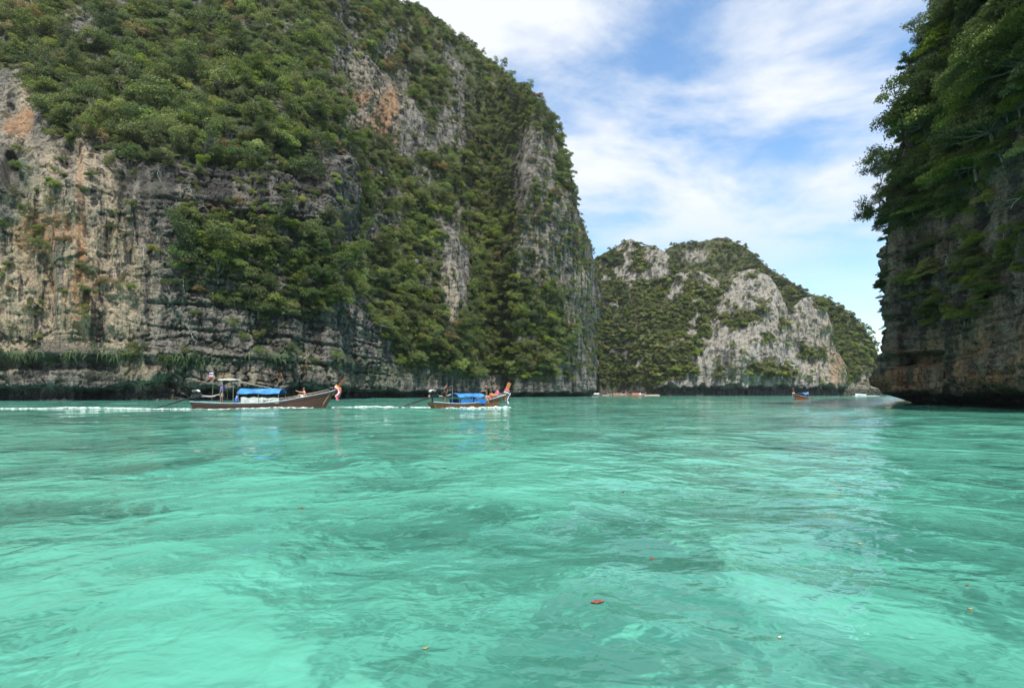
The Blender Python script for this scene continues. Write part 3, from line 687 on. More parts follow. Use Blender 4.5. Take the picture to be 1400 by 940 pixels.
def scatter_far(G, rockfn, x0, x1, where, seed, n):
    r = np.random.default_rng(seed)
    xs = r.uniform(x0, x1, n); yt = np.interp(xs, G.xs, G.yt); ys = yt+(536-yt)*r.uniform(-.005, 1, n)
    rock = rockfn(xs, ys); patch = fbm(xs/20, ys/16, None, 3, seed+3)
    cells = {}
    for x, y, rk, p1 in zip(xs, ys, rock, patch):
        if r.uniform() < min(.955, rk*1.15): continue
        P, nn = surf(G, x, y); Yd = P[1]
        if P[2] < 8: continue
        R = (1.3+3.2*r.uniform()**1.8)*(.7 if rk > .3 else 1)
        rp = R*F/Yd; key = (int(x/3), int(y/3)); ok = True
        for a in (-2, -1, 0, 1, 2):
            for b in (-2, -1, 0, 1, 2):
                for (x2, y2) in cells.get((key[0]+a, key[1]+b), ()):
                    if (x-x2)**2+((y-y2)*1.2)**2 < (.42*rp)**2: ok = False
        if not ok: continue
        cells.setdefault(key, []).append((x, y))
        w = {'dark': .1, 'mid': .8, 'olive': 1.2, 'bright': 2.2, 'yellow': 1.0, 'pale': 4.0, 'rust': .06}  # mix weighted to paler leaves, standing in for sun and haze on the hill
        if x < 862: w['dark'] += 3.5; w['mid'] += 2; w['pale'] = .8
        if G is GB: w['mid'] += 3; w['yellow'] = .1; w['pale'] = 1.2
        elif x > 880: w['yellow'] += .5; w['bright'] += 1
        if p1 > .15: w['bright'] += 1.5
        plants.append((P+nn*R*.1-np.array([0, 0, .35*R]), nn, R, pick(r, w), 'F', int(r.integers(3)), rp, where, r.uniform(.1, .45)))
def scatter_right():
    r = np.random.default_rng(31); n = 5200
    Ys = r.uniform(33, 59.5, n); Zs = r.uniform(7, 51, n); rock = right_rock(Ys, Zs); got = []
    for Y, Z, rk in zip(Ys, Zs, rock):
        edge = Y > 55
        if r.uniform() < rk*.97 and not (edge and 9 < Z < 18 and r.uniform() < .10): continue
        P, nn = surf_r(GR, Y, Z)
        R = 1.0+2.0*r.uniform()**1.4 if Z > 18 else r.uniform(.5, 1.2)
        if edge: R *= .55
        if any((Y-a)**2+((Z-b)*1.15)**2 < (.58*min(R, c)+.16*max(R, c))**2 for a, b, c in got): continue
        got.append((Y, Z, R))
        w = {'dark': 1.3, 'mid': 2.0, 'olive': 1.3, 'bright': 2.6, 'yellow': .12, 'rust': .08}
        if edge: w['dark'] += 3
        if 19 < Z < 27: w['bright'] += 1.6  # extra bright leaves in this band stand in for sunlit crowns
        wh = 'at the leafy corner of the shaded cliff' if edge else (('high up near the wooded top of the shaded cliff' if Z > 31 else 'on the wooded middle of the shaded cliff' if Z > 23 else 'just above the bare rock of the shaded cliff') if Z > 18 else 'clinging to the bare lower rock of the shaded cliff')
        plants.append((P+nn*R*.12, nn, R, pick(r, w), 'R', int(r.integers(4)), R*F/P[1] if 700+F*P[0]/P[1] < 1420 else 0, wh, r.uniform(.1, .5)))
scatter_left()
scatter_far(GF, rock_farf, 800, 1160, 'far', 21, 9000)
scatter_far(GB, rock_farb, 895, 1240, 'back', 22, 5000)
scatter_right()
SPW = {'dark': 'dark green', 'mid': 'green', 'olive': 'olive', 'bright': 'bright green', 'pale': 'pale', 'yellow': 'yellowish', 'rust': 'rusty'}
def rotm(nn, tilt, spin, jit):
    yaw = math.atan2(nn[1], nn[0])+jit
    return Matrix.Rotation(yaw, 4, 'Z') @ Matrix.Rotation(tilt, 4, 'Y') @ Matrix.Rotation(spin, 4, 'Z')
plants.sort(key=lambda p: -p[6])
rr = np.random.default_rng(5)
vis = lambda p: 0 < p[6]
things = [p for p in plants if vis(p)][:290]
keep = set(map(id, things)); rest = [p for p in plants if id(p) not in keep]
for P, nn, R, sp, st, var, rp, wh, tilt in things:
    e = bpy.data.objects.new('cliff_tree', None); link(e); e.empty_display_size = .2
    e.matrix_world = Matrix.Translation(P) @ rotm(nn, tilt, rr.uniform(0, 6.28), rr.normal(0, .35)) @ Matrix.Diagonal((R, R, R*rr.uniform(.85, 1.2), 1))
    size = {'R': ('layered', 'rounded', 'spreading', 'tall'), 'L': ('rounded', 'wide', 'tall', 'flat', 'wispy', 'lopsided', 'dense', 'slender'), 'F': ('rounded', 'wide', 'domed')}[st][var]
    if R > (2.2 if st == 'R' else 3.0): size = 'large ' + size
    elif R < (1.2 if st == 'R' else 1.6): size = 'small ' + size
    tag(e, f'{size} {SPW[sp]} tree {wh}', 'tree', f'{size} {SPW[sp]} trees {wh}')
    d, tm = CROWN[st][var]
    link(bpy.data.objects.new('crown', d[sp]), e); link(bpy.data.objects.new('trunk', tm), e)
# everything smaller: one object, too many to count
proto_col = bpy.data.collections.new('shrub_kinds'); order = {}
for st in CROWN:
    for var, (d, tm) in enumerate(CROWN[st]):
        for sp in SPEC:
            nm = f'shrub_kind_{st}{var}_{sp}'
            proto_col.objects.link(bpy.data.objects.new(nm, d[sp])); order[(st, var, sp)] = nm
names = sorted(order.values()); idx_of = {k: names.index(v) for k, v in order.items()}
def scatter_object(name, recs, label, cat):
    m = bpy.data.meshes.new(name); m.vertices.add(len(recs))
    m.vertices.foreach_set('co', np.array([p[0] for p in recs], np.float32).ravel())
    rot = []; scl = []; idx = []
    for p in recs:
        rot += list(rotm(p[1], p[8], rr.uniform(0, 6.28), rr.normal(0, .35)).to_euler()); scl += [p[2], p[2], p[2]*rr.uniform(.8, 1.2)]; idx.append(idx_of[(p[4], p[5], p[3])])
    a = m.attributes.new('rot', 'FLOAT_VECTOR', 'POINT'); a.data.foreach_set('vector', np.array(rot, np.float32))
    a = m.attributes.new('scl', 'FLOAT_VECTOR', 'POINT'); a.data.foreach_set('vector', np.array(scl, np.float32))
    a = m.attributes.new('idx', 'INT', 'POINT'); a.data.foreach_set('value', np.array(idx, np.int32))
    o = link(bpy.data.objects.new(name, m)); tag(o, label, cat, kind='stuff')
    ng = bpy.data.node_groups.get('scatter')
    if ng is None:
        ng = bpy.data.node_groups.new('scatter', 'GeometryNodeTree')
        ng.interface.new_socket('Geometry', in_out='INPUT', socket_type='NodeSocketGeometry'); ng.interface.new_socket('Geometry', in_out='OUTPUT', socket_type='NodeSocketGeometry')
        gi = ng.nodes.new('NodeGroupInput'); go = ng.nodes.new('NodeGroupOutput'); ip = ng.nodes.new('GeometryNodeInstanceOnPoints')
        ci = ng.nodes.new('GeometryNodeCollectionInfo'); ci.inputs['Collection'].default_value = proto_col; ci.inputs['Separate Children'].default_value = True; ci.inputs['Reset Children'].default_value = True
        def na(nm, ty):
            q = ng.nodes.new('GeometryNodeInputNamedAttribute'); q.data_type = ty; q.inputs['Name'].default_value = nm; return q.outputs['Attribute']
        er = ng.nodes.new('FunctionNodeEulerToRotation')
        ng.links.new(na('rot', 'FLOAT_VECTOR'), er.inputs[0]); ng.links.new(er.outputs[0], ip.inputs['Rotation'])
        ng.links.new(na('scl', 'FLOAT_VECTOR'), ip.inputs['Scale']); ng.links.new(na('idx', 'INT'), ip.inputs['Instance Index'])
        ip.inputs['Pick Instance'].default_value = True
        ng.links.new(gi.outputs[0], ip.inputs['Points']); ng.links.new(ci.outputs[0], ip.inputs['Instance']); ng.links.new(ip.outputs[0], go.inputs[0])
    md = o.modifiers.new('scatter', 'NODES'); md.node_group = ng
for nm, f, lb in (('shrub_cover', lambda p: p[4] == 'L', 'dense small shrubs covering the tall stained cliff'),
                  ('hill_scrub', lambda p: p[7] == 'far', 'dense scrub and bushes on the pale rocky dome'),
                  ('hill_woodland', lambda p: p[7] == 'back', 'dense woodland on the hill behind the pale dome'),
                  ('cliff_scrub', lambda p: p[4] == 'R', 'small shrubs filling gaps on the shaded cliff')):
    rc = [p for p in rest if f(p)]
    if rc: scatter_object(nm, rc, lb, 'shrubs')
print('plants', len(plants), len(things), {s: sum(1 for p in plants if p[4] == s) for s in 'LFR'})
# ---- hanging grass along the ledge of the tall cliff
def hanging_grass():
    r = np.random.default_rng(77); Vs = []; Cs = []
    j = r.integers(40, len(GL.xs), 2900)
    for q in j:
        x = GL.xs[q]
        if x > 640 and r.uniform() < .7: continue
        if r.uniform() < .35: continue
        P = GL.P[:, q]; zt = 8.8+1.1*vnoise(x/31., 0*x, None, 79)+.7*vnoise(x/9., 0*x, None, 80)+r.normal(0, .55)
        if x > 525: zt -= 1.5
        if vnoise(x/17., 0*x, None, 78) < -.05+.5*r.uniform()-.12: continue
        i = int(np.argmin(np.abs(P[:, 2]-zt))); b = P[i]+GL.n[q]*r.uniform(.0, .5); l = r.uniform(.3, 1.3)*(1.25 if x < 170 else 1)
        s = np.array([-GL.n[q][1], GL.n[q][0], 0])*r.uniform(.05, .13)
        o_ = GL.n[q]*r.uniform(.25, .6)*l*.5; dr = np.array([0, 0, -1.])*l; side = s*r.normal(0, 2)
        a0 = b; a1 = b+o_*.8+dr*.22+side; a2 = b+o_+dr+side*2
        Vs.append(np.array([a0-s, a0+s, a1+s*1.1, a1-s*1.1, a1-s*1.1, a1+s*1.1, a2+s*.3, a2-s*.3])); Cs += [r.uniform(0, 1)]*8
    V = np.concatenate(Vs); m = mesh_np('hanging_grass', V, np.arange(len(V)).reshape(-1, 4), LEAF['dark'], False); c = np.array(Cs); attr(m, 'leaf', np.stack([c]*3, -1))
    o = link(bpy.data.objects.new('hanging_grass', m)); tag(o, 'dark green grass hanging over the ledge above the sea notch', 'grass', kind='stuff')
hanging_grass()
# ---- sprawling and bare trees that lean out from the rock
def sprawl(name, root, d, length, seed, label, leaves=True, sp='dark', leaf=.10, depth=4, bark='bark', rad=.15, group=None, per=26):
    r = np.random.default_rng(seed); mb = MB(); tips = []
    def grow(p, d, l, w, k):
        pts = [p]; rd = [w]; q = Vector(p); dd = Vector(d).normalized()
        for i in range(4):
            dd = (dd+Vector(r.normal(0, .24, 3))+Vector((0, 0, .06))).normalized(); q = q+dd*(l/4); pts.append(q.copy()); rd.append(w*(1-.16*(i+1)))
        mb.tube(pts, rd, 6 if k > 2 else 4, False)
        if k == 0: tips.append(q); return
        for i in range(int(r.integers(2, 4))):
            nd = (dd+Vector(r.normal(0, .62, 3))).normalized(); at = pts[4 if i == 0 else int(r.integers(2, 5))]
            if k <= 2: tips.append(at)
            grow(at, nd, l*r.uniform(.5, .78), w*.52, k-1)
    e = empty(name, root); tag(e, label, 'tree', group)
    grow(Vector((0, 0, 0))-Vector(d).normalized()*.4, d, length*.42, rad, depth)
    mb.build('trunk' if leaves else 'branches', M[bark], e)
    if leaves:
        Vs = []; Cs = []
        for t in tips:
            k = int(per*r.uniform(.3, 1.3)); p = np.array(t)+r.normal(0, 1, (k, 3))*np.array([.13, .13, .07])*length/3.5
            V, _ = leaf_quads(p, r.normal(size=(k, 3))*.7+np.array([0, 0, .7]), leaf, r); Vs.append(V); Cs.append(np.repeat(np.clip(r.normal(.45, .25, k), 0, 1), 4))
        V = np.concatenate(Vs); c = np.concatenate(Cs); m = mesh_np('crown', V, np.arange(len(V)).reshape(-1, 4), LEAF[sp], False); attr(m, 'leaf', np.stack([c]*3, -1))
        link(bpy.data.objects.new('crown', m), e)
sprawl('leaning_tree', px(1214, 284, 56.5), (-1, -.1, .03), 6.4, 4, 'thin branching tree reaching lowest over the channel from the shaded cliff', leaf=.10, per=24, depth=5, rad=.17)
sprawl('leaning_tree', px(1218, 226, 56.5), (-.8, -.1, .75), 3.6, 9, 'thin tree with an upright open crown at the shaded cliff corner', leaf=.08, sp='mid', per=20)
sprawl('leaning_tree', px(1238, 110, 56.5), (-.9, 0, .35), 3.2, 13, 'dense dark tree leaning out high on the shaded cliff corner', leaf=.09, per=44)
sprawl('leaning_tree', px(1262, 50, 56), (-.55, 0, .9), 3.4, 15, 'sparse half bare tree topping the shaded cliff corner', sp='olive', leaf=.07, per=12)
sprawl('leaning_tree', px(1216, 395, 57), (-.9, -.2, .3), 2.0, 19, 'small leafy tree low on the shaded cliff corner', leaf=.09, per=60)
rb = np.random.default_rng(91)
for k, (x, y, Y, d, l) in enumerate([(1262, 352, 50, (-.9, -.4, .3), 2.4), (1300, 395, 47, (-.5, -.7, -.3), 2.2), (1350, 330, 44, (-.3, -.7, .5), 2.3), (1375, 285, 43, (-.5, -.6, .2), 2.6), (1330, 130, 46, (-.5, -.4, .8), 3.), (1290, 250, 48, (-.6, -.6, .1), 2.4), (1365, 455, 43, (-.6, -.5, -.2), 2.)]):
    P, nn = surf_r(GR, Y, HC+(HY-y)/F*Y)
    sprawl('dead_branch', tuple(P), d, l, 200+k, 'pale bare dead branch jutting from the shaded cliff', False, bark='dead', rad=.045, depth=3, group='bare branches on the shaded cliff')
for k in range(60):
    x = rb.uniform(60, 790); y = rb.uniform(70, 500)
    if y < np.interp(x, GL.xs, GL.yt)+20: continue
    P, nn = surf(GL, x, y)
    sprawl('dead_branch', tuple(P+nn*.5), (nn[0]+rb.normal(0, .4), nn[1]+rb.normal(0, .4), rb.uniform(.2, 1.2)), rb.uniform(3.0, 6.0), 300+k, 'pale bare dead tree '+where_left(x, y, 0), False, bark='dead', rad=.09, depth=3, group='bare dead trees '+where_left(x, y, 0))
# ------------------------------------------------------------------ tufa hanging from the lip of the shaded cliff
def stalactites():
    r = np.random.default_rng(55)
    for k in range(20):
        Y = 37+k*1.03+r.uniform(-.5, .5); z0 = r.uniform(2.2, 3.4)
        P, nn = surf_r(GR, min(Y, 57.0), z0)
        l = r.uniform(.4, 1.1); w = r.uniform(.25, .62); n = 12; V = []; Fs = []; rows = 10; tx, ty = r.normal(0, .12, 2)
        for i in range(rows):
            t = i/(rows-1); rad = w*(1-.62*t**2.2)*(1+.16*math.sin(6*t+k)+.1*math.sin(13*t+2*k))
            for q in range(n):
                a = 6.283*q/n; rr_ = rad*(1+.22*math.sin(3*a+k+2*t)+.12*math.sin(5*a-k)+r.normal(0, .08))*(1 if i < rows-1 else .45)
                V.append((rr_*math.cos(a)*.7+tx*t, rr_*math.sin(a)+ty*t, .7-(l+.7)*t+r.normal(0, .03)))
        for i in range(rows-1):
            for q in range(n): Fs.append((i*n+q, i*n+(q+1) % n, (i+1)*n+(q+1) % n, (i+1)*n+q))
        Fs.append(tuple((rows-1)*n+q for q in range(n)))
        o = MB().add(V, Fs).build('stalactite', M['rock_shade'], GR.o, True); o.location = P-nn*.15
        c = r.uniform(.1, .6); attr(o.data, 'stain_and_dark', np.tile([[c, r.uniform(0, .5), .2]], (len(V), 1))); attr(o.data, 'cover', np.tile([[0, 0, r.uniform(0, .4)]], (len(V), 1)))
stalactites()
# ------------------------------------------------------------------ beach in the far cove
def beach():
    xs = np.linspace(796, 902, 60); V = []
    for q in (0, .35, .7, 1.0):
        for x in xs:
            r0 = np.interp(x, [770, 810, 840, 880, 930], [440, 420, 415, 395, 380]); Y = r0-16+26*q+2*math.sin(x/9.)
            V.append(((x-CX)/F*Y, Y, -.5+1.6*q+.15*math.sin(x*1.7)))
    m = mesh_np('beach', np.array(V), grid_faces(4, 60), plain('sand', (.36, .31, .23), .95, .2, .4, bump=.3)); o = link(bpy.data.objects.new('beach', m)); tag(o, 'narrow pale sand beach under the far green slope', 'beach', kind='structure')
beach()
# ------------------------------------------------------------------ boats
def wood(name, c, dark=.45):
    b = NB(name); p = b.obj(); g = b.noise(b.map(p, (.8, 6, 14)), 2.2, 6, .6, .4); st = b.noise(b.map(p, (1.2, 1, 1)), 1.4, 5)
    cc = b.mix(b.rng(g, .3, .7), tuple(x*dark for x in c), c); cc = b.mix(b.math('MULTIPLY', b.rng(st, .5, .75), .5), cc, tuple(x*.35 for x in c))
    w = b.n('ShaderNodeTexWave', wave_type='BANDS', bands_direction='Z'); b.put(w.inputs['Vector'], p); w.inputs['Scale'].default_value = 3.1; w.inputs['Distortion'].default_value = .6
    seam = b.rng(w.outputs[0], .0, .12, 1., 0.); cc = b.mix(b.math('MULTIPLY', seam, .6), cc, tuple(x*.2 for x in c))
    return b.done(b.pbsdf(cc, .45, b.bump(b.math('SUBTRACT', b.math('MULTIPLY', g, .3), seam), .4, .02)))
M['hull1'] = wood('varnished_dark_wood', (.085, .03, .016)); M['hull2'] = wood('varnished_brown_wood', (.26, .115, .04)); M['hull3'] = wood('red_painted_wood', (.45, .085, .035)); M['hull4'] = wood('orange_painted_wood', (.62, .17, .05))
M['deckwood'] = wood('weathered_deck', (.36, .25, .17), .6); M['orange_wood'] = wood('orange_prow_wood', (.55, .22, .075), .7); M['dark_wood'] = wood('dark_prow_wood', (.16, .06, .035), .6)
M['trim'] = plain('teal_trim_paint', (.06, .13, .17), .4, .3); M['trim2'] = plain('white_trim_paint', (.62, .66, .68), .5, .15); M['blue'] = plain('blue_tarpaulin', (.03, .20, .55), .6, .4, 2.2, bump=.3)
M['blue2'] = plain('blue_side_cloth', (.02, .14, .42), .6, .25, 3); M['white'] = plain('white_paint', (.72, .71, .69), .5, .1); M['tarp'] = plain('grey_white_tarp', (.50, .51, .48), .7, .25, 4, bump=.3)
M['iron'] = plain('engine_iron', (.035, .035, .038), .45, .4, 9, .6); M['steel'] = plain('bare_steel', (.42, .42, .42), .35, .2, 9, .9); M['pole'] = plain('pale_pole', (.20, .17, .13), .7, .3); M['rope'] = plain('rope', (.46, .44, .34), .9, .2)
M['pink'] = plain('pink_cloth', (.70, .13, .24), .8, .3, 9); M['orange_c'] = plain('orange_garland', (.75, .30, .06), .8, .35, 9); M['whitec'] = plain('white_cloth', (.75, .72, .70), .8, .1); M['navy'] = plain('navy_cloth', (.02, .03, .12), .8, .3)
M['red_c'] = plain('red_cloth', (.55, .04, .03), .8, .25, 7); M['yellow_c'] = plain('yellow_cloth', (.70, .50, .06), .8, .25, 7); M['purple_c'] = plain('purple_cloth', (.22, .18, .58), .8, .25, 5); M['grey_c'] = plain('grey_cloth', (.36, .35, .37), .8, .2, 5); M['black_c'] = plain('black_cloth', (.012, .012, .014), .8, .4, 5)
M['jug'] = plain('blue_plastic', (.04, .16, .55), .35, .15)
def flag_mat():
    b = NB('striped_flag'); p = b.n('ShaderNodeSeparateXYZ'); b.put(p.inputs[0], b.obj()); r = b.n('ShaderNodeValToRGB'); r.color_ramp.interpolation = 'CONSTANT'
    e = r.color_ramp.elements; e[0].position = 0; e[0].color = (.55, .03, .05, 1); e[1].position = .167; e[1].color = (.8, .8, .8, 1)
    for q, c in ((.333, (.06, .06, .25, 1)), (.667, (.8, .8, .8, 1)), (.833, (.55, .03, .05, 1))): k = e.new(q); k.color = c
    b.put(r.inputs[0], b.math('DIVIDE', p.outputs[2], .42)); return b.done(b.pbsdf(r.outputs[0], .8))
M['flag'] = flag_mat()
SHEER = {1: [(0, .60), (.12, .50), (.35, .46), (.58, .50), (.74, .72), (.87, 1.08), (1, 1.55)], 2: [(0, .58), (.12, .48), (.35, .42), (.6, .50), (.78, .72), (.9, .95), (1, 1.22)]}
BEAM = [(0, .52), (.1, .70), (.35, .92), (.6, .88), (.78, .62), (.9, .32), (1, .045)]
def longtail(label, loc, rz, L_, kind, hull, prow, prow_len, prow_dir, canopy=None, group=None, engine=True, scale=1.0, detail=True, garland=None, trim='trim', cloth='blue'):
    e = empty('longtail_boat', loc, rz); tag(e, label, 'boat', group); e.scale = (scale,)*3
    S = np.linspace(0, 1, 33); hs = ksm(S, SHEER[kind], .05); hs[-1] = SHEER[kind][-1][1]; bs = ksm(S, BEAM, .05); bs[-1] = .045
    rake = .95*smooth(.72, 1, S)**1.3-.30*smooth(.08, 0, S)
    keel = -.28+.16*smooth(.86, 1, S)
    rows = []; sheerL = []; sheerR = []
    for s, h, b_, rk, k in zip(S, hs, bs, rake, keel):
        prof = [(1, 1), (.985, .72), (.95, .42), (.86, .12), (.55, .015), (0, 0), (-.55, .015), (-.86, .12), (-.95, .42), (-.985, .72), (-1, 1)]
        rows.append([(s*L_+rk*q**1.2, b_*p, k+(h-k)*q) for p, q in prof])
        sheerL.append(Vector(rows[-1][0])); sheerR.append(Vector(rows[-1][-1]))
    mb = MB(); mb.sheet(rows)
    tr = rows[0]; mb.add(tr, [tuple(range(len(tr)))])                                   # transom
    inner = [[(p[0], p[1]*.93, max(p[2], .02 if p[2] < .02 else p[2]-.0)) for p in r] for r in rows]
    mb.build('hull', M[hull], e)
    mi = MB(); mi.sheet([[(p[0]+.04, p[1]*.92, max(p[2]-.02, .06)) for p in r] for r in rows[:-1]]); mi.build('inner_planking', M['deckwood'], e)
    for side in (sheerL, sheerR):
        up = [p+Vector((0, .02 if side is sheerL else -.02, .0)) for p in side]
        g = MB(); g.tube(up, .055, 6); gw = g.build('gunwale', M[trim], e)
        if detail:
            w_ = MB(); w_.tube([p+Vector((0, .045 if side is sheerL else -.045, .035)) for p in side], .016, 4); w_.build('trim_line', M['trim2'], gw)
            w_ = MB(); w_.tube([p+Vector((-.03, .04 if side is sheerL else -.04, -.13)) for p in side[1:]], .022, 4); w_.build('rub_rail', M['dark_wood'], gw)
    # bow deck
    i0 = 24
    dk = MB(); dk.sheet([[sheerL[i]+Vector((0, -.03, -.03)), (sheerL[i]+sheerR[i])/2+Vector((0, 0, .0)), sheerR[i]+Vector((0, .03, -.03))] for i in range(i0, 33)], .03); dk.build('bow_deck', M['deckwood'], e)
    # stem post
    tip = sheerL[-1]*.5+sheerR[-1]*.5; d = Vector(prow_dir).normalized(); st = MB()
    rws = []
    for i in range(7):
        t = i/6; c = tip-d*.5+d*(prow_len+.5)*t+Vector((-.10*math.sin(t*3.1)*.6, 0, 0)); w_ = .07+.02*t; hh = .10+.035*t
        n_ = Vector((-d.z, 0, d.x)); rws.append([c+n_*hh+Vector((0, w_, 0)), c+n_*hh-Vector((0, w_, 0)), c-n_*hh-Vector((0, w_, 0)), c-n_*hh+Vector((0, w_, 0)), c+n_*hh+Vector((0, w_, 0))])
    st.sheet(rws); st.add(rws[-1][:4], [(0, 1, 2, 3)]); st.build('prow', M[prow], e)
    if detail:
        for s in (.10, .2, .62, .70):
            h = np.interp(s, S, hs); b_ = np.interp(s, S, bs); MB().box((s*L_, 0, h-.10), (.28, b_*1.85, .04)).build('thwart', M['deckwood'], e)
        for q in np.linspace(.56, .80, 6):
            h = np.interp(q, S, hs); b_ = np.interp(q, S, bs); rk = np.interp(q, S, rake)
            for sg in (1, -1): MB().tube([(q*L_+rk, sg*b_*.97, h+.03), (q*L_+rk, sg*b_*.95, h+.20)], .022, 5).build('rail_post', M['pole'], e)
        for sg in (1, -1):
            MB().tube([(q*L_+np.interp(q, S, rake), sg*np.interp(q, S, bs)*.95, np.interp(q, S, hs)+.215) for q in np.linspace(.55, .95, 12)], .028, 5).build('hand_rail', M['deckwood'], e)
    if canopy:
        s0, s1, zc_, ze, hw = canopy; x0, x1 = s0*L_, s1*L_; ny = 13; nx = 11; rws = []
        for i in range(nx):
            t = i/(nx-1); rw = []
            for j in range(ny):
                v = -1+2*j/(ny-1); rw.append(Vector((x0+(x1-x0)*t+.03*math.sin(9*v), hw*v, ze+(zc_-ze)*(1-abs(v)**2.4)+.03*math.sin(11*t+3*v)-.05*abs(math.sin(2*math.pi*t))*(1-abs(v)))))
            rws.append(rw)
        MB().sheet(rws, .02).build('canopy', M[cloth], e, True)
        for t in (0.03, .5, .97):
            x = x0+(x1-x0)*t
            for sg in (1, -1): MB().tube([(x, sg*hw*.93, .2), (x, sg*hw*.93, ze+.09)], .022, 6).build('canopy_post', M['pole'], e)
            MB().tube([(x, hw*v, ze-.02+(zc_-ze)*(1-abs(v)**2.4)) for v in np.linspace(-.97, .97, 9)], .02, 5).build('canopy_bow', M['pole'], e)
    if engine:
        g = empty('engine', (0, 0, 0)); g.parent = e
        MB().tube([(-.1, 0, .3), (-.1, 0, .95)], .06, 8).build('pivot_post', M['iron'], e)
        eb = MB(); eb.box((-.05, 0, 1.10), (.62, .34, .32)); eb.box((-.02, .05, 1.32), (.46, .20, .16)); eb.tube([(.27, 0, 1.12), (.40, 0, 1.12)], .17, 12); eb.tube([(-.2, .2, 1.1), (-.2, .26, 1.1)], .14, 10)
        for q in (-.18, -.03, .12): eb.tube([(q, -.10, 1.25), (q, -.22, 1.44), (q-.1, -.26, 1.5)], .035, 6)
        bpy.data.objects.remove(g); g = eb.build('engine', M['iron'], e)
        MB().tube([(-.35, .05, 1.45), (.05, .06, 1.5), (.2, .06, 1.42)], .09, 8).build('air_filter', M['white'], g)
        MB().tube([(-.25, -.28, 1.5), (.1, -.28, 1.52)], .045, 8).build('exhaust', M['steel'], g)
        MB().ball((-.28, 0, 1.02), (.2, .17, .15)).build('fuel_can', M['pole'], g)
        sh = MB(); sh.tube([(-.3, 0, .98), (-1.7, 0, .55), (-3.85, 0, -.08)], [.075, .055, .032], 8); so_ = sh.build('tail_shaft', M['iron'], e)
        pr = MB()
        for k in range(3):
            a = k*2.094; pr.box((-3.88, .10*math.cos(a), -.10+.10*math.sin(a)), (.03, .10, .16), Matrix.Rotation(a, 3, 'X') @ Matrix.Rotation(.5, 3, 'Z'))
        pr.tube([(-3.95, 0, -.11), (-3.82, 0, -.08)], .035, 8); pr.build('propeller', M['steel'], so_)
        MB().tube([(.3, .05, 1.1), (1.1, .12, 1.05), (1.75, .2, 1.2)], .028, 6).build('tiller', M['white'], e)
        MB().tube([(.3, -.08, 1.02), (1.0, -.05, .98), (1.5, .05, 1.05)], .022, 6).build('throttle_rod', M['steel'], e)
    if garland:
        c = tip+d*.12; r = random.Random(len(label))
        for k, mn in enumerate(garland):
            gb = MB()
            for i in range(10):
                a = 6.283*i/10; gb.ball(c+d*(.09*k)+Vector((.0, .17*math.cos(a), 0))+Vector((-d.z, 0, d.x))*.20*math.sin(a), .075, 7, 5)
            gb.build('garland', M[mn], e, True)
            for q in range(2):
                rb_ = MB(); l = r.uniform(.55, .95); sg = (-1)**(q+k); rw = []
                for i in range(7):
                    t = i/6; p = c+Vector((.06+.16*math.sin(t*4+k)+.05*k, sg*(.10+.06*q), -.02-l*t)); rw.append([p+Vector((-.055-.02*t, 0, 0)), p+Vector((.055+.02*t, .015, 0))])
                rb_.sheet(rw, .012, Vector((0, 1, 0))); rb_.build('ribbon', M[garland[(k+q) % len(garland)]], e)
    return e
# --- the boat with the stern roof
b1 = px(266, 559, 46.3)
B1 = longtail('long dark wooden longtail boat with a small white stern roof and flag', (b1[0]+.2, 46.3, 0), 0.02, 10.3, 1, 'hull1', 'dark_wood', 1.15, (.62, 0, .78), canopy=(.345, .675, 1.68, 1.26, .78), garland=['pink', 'whitec', 'orange_c'])
MB().box((2.62, 0, 2.38), (1.42, 1.0, .05)).box((2.62, 0, 2.42), (1.30, .9, .03)).build('stern_roof', M['white'], B1)
for x, y in ((2.25, .4), (2.25, -.4), (3.1, .4), (3.1, -.4)): MB().tube([(x, y, .2), (x, y, 2.36)], .025, 6).build('roof_post', M['pole'], B1)
MB().tube([(3.25, .1, 2.34), (4.4, .1, 2.02), (6.0, .1, 1.69)], .022, 6).build('roof_brace', M['rope'], B1)
for x0, x1, z0, z1 in ((3.9, 5.3, .46, .95), (5.35, 6.9, .46, .92)):
    for sg in (1, -1):
        MB().sheet([[(x0+(x1-x0)*i/8, sg*(.80+.02*math.sin(i*2.)), z0+(z1-z0)*j/3+(.04*math.sin(i*1.3) if j == 3 else 0)) for j in range(4)] for i in range(9)], .02, Vector((0, 1, 0))).build('side_cloth', M['tarp'], B1)
MB().tube([(1.0, .3, .3), (1.12, .3, 1.6), (1.2, .3, 3.0)], .018, 6).build('flag_pole', M['pole'], B1)
fl = MB().sheet([[(-.02-.36*i/8, .05*math.sin(i*1.1)*i/8, .42*j/4-.10*(i/8)**1.5) for j in range(5)] for i in range(9)], .008, Vector((0, 1, 0))).build('flag', M['flag'], B1); fl.location = (1.19, .3, 2.62)
# --- the boat with blue side cloths
B2 = longtail('brown wooden longtail boat with blue canopy and blue side cloths', (-6.3, 45.6, 0), math.radians(36), 6.2, 2, 'hull2', 'orange_wood', 1.05, (.36, 0, .93), canopy=(.30, .72, 1.30, 1.00, .86), garland=['whitec', 'navy', 'pink'])
for x0, x1 in ((2.0, 3.2), (3.3, 4.5)):
    for sg in (1, -1):
        MB().sheet([[(x0+(x1-x0)*i/8, sg*(.89+.015*math.sin(i*2.)), .44+.38*j/3) for j in range(4)] for i in range(9)], .02, Vector((0, 1, 0))).build('side_cloth', M['blue2'], B2)
MB().tube([(1.75, 0, .3), (1.75, 0, 1.9)], .025, 6).build('mast', M['pole'], B2); MB().tube([(1.45, -.5, 1.86), (1.75, 0, 1.9), (1.8, .55, 1.88)], .02, 6).build('mast_bar', M['pole'], B2)
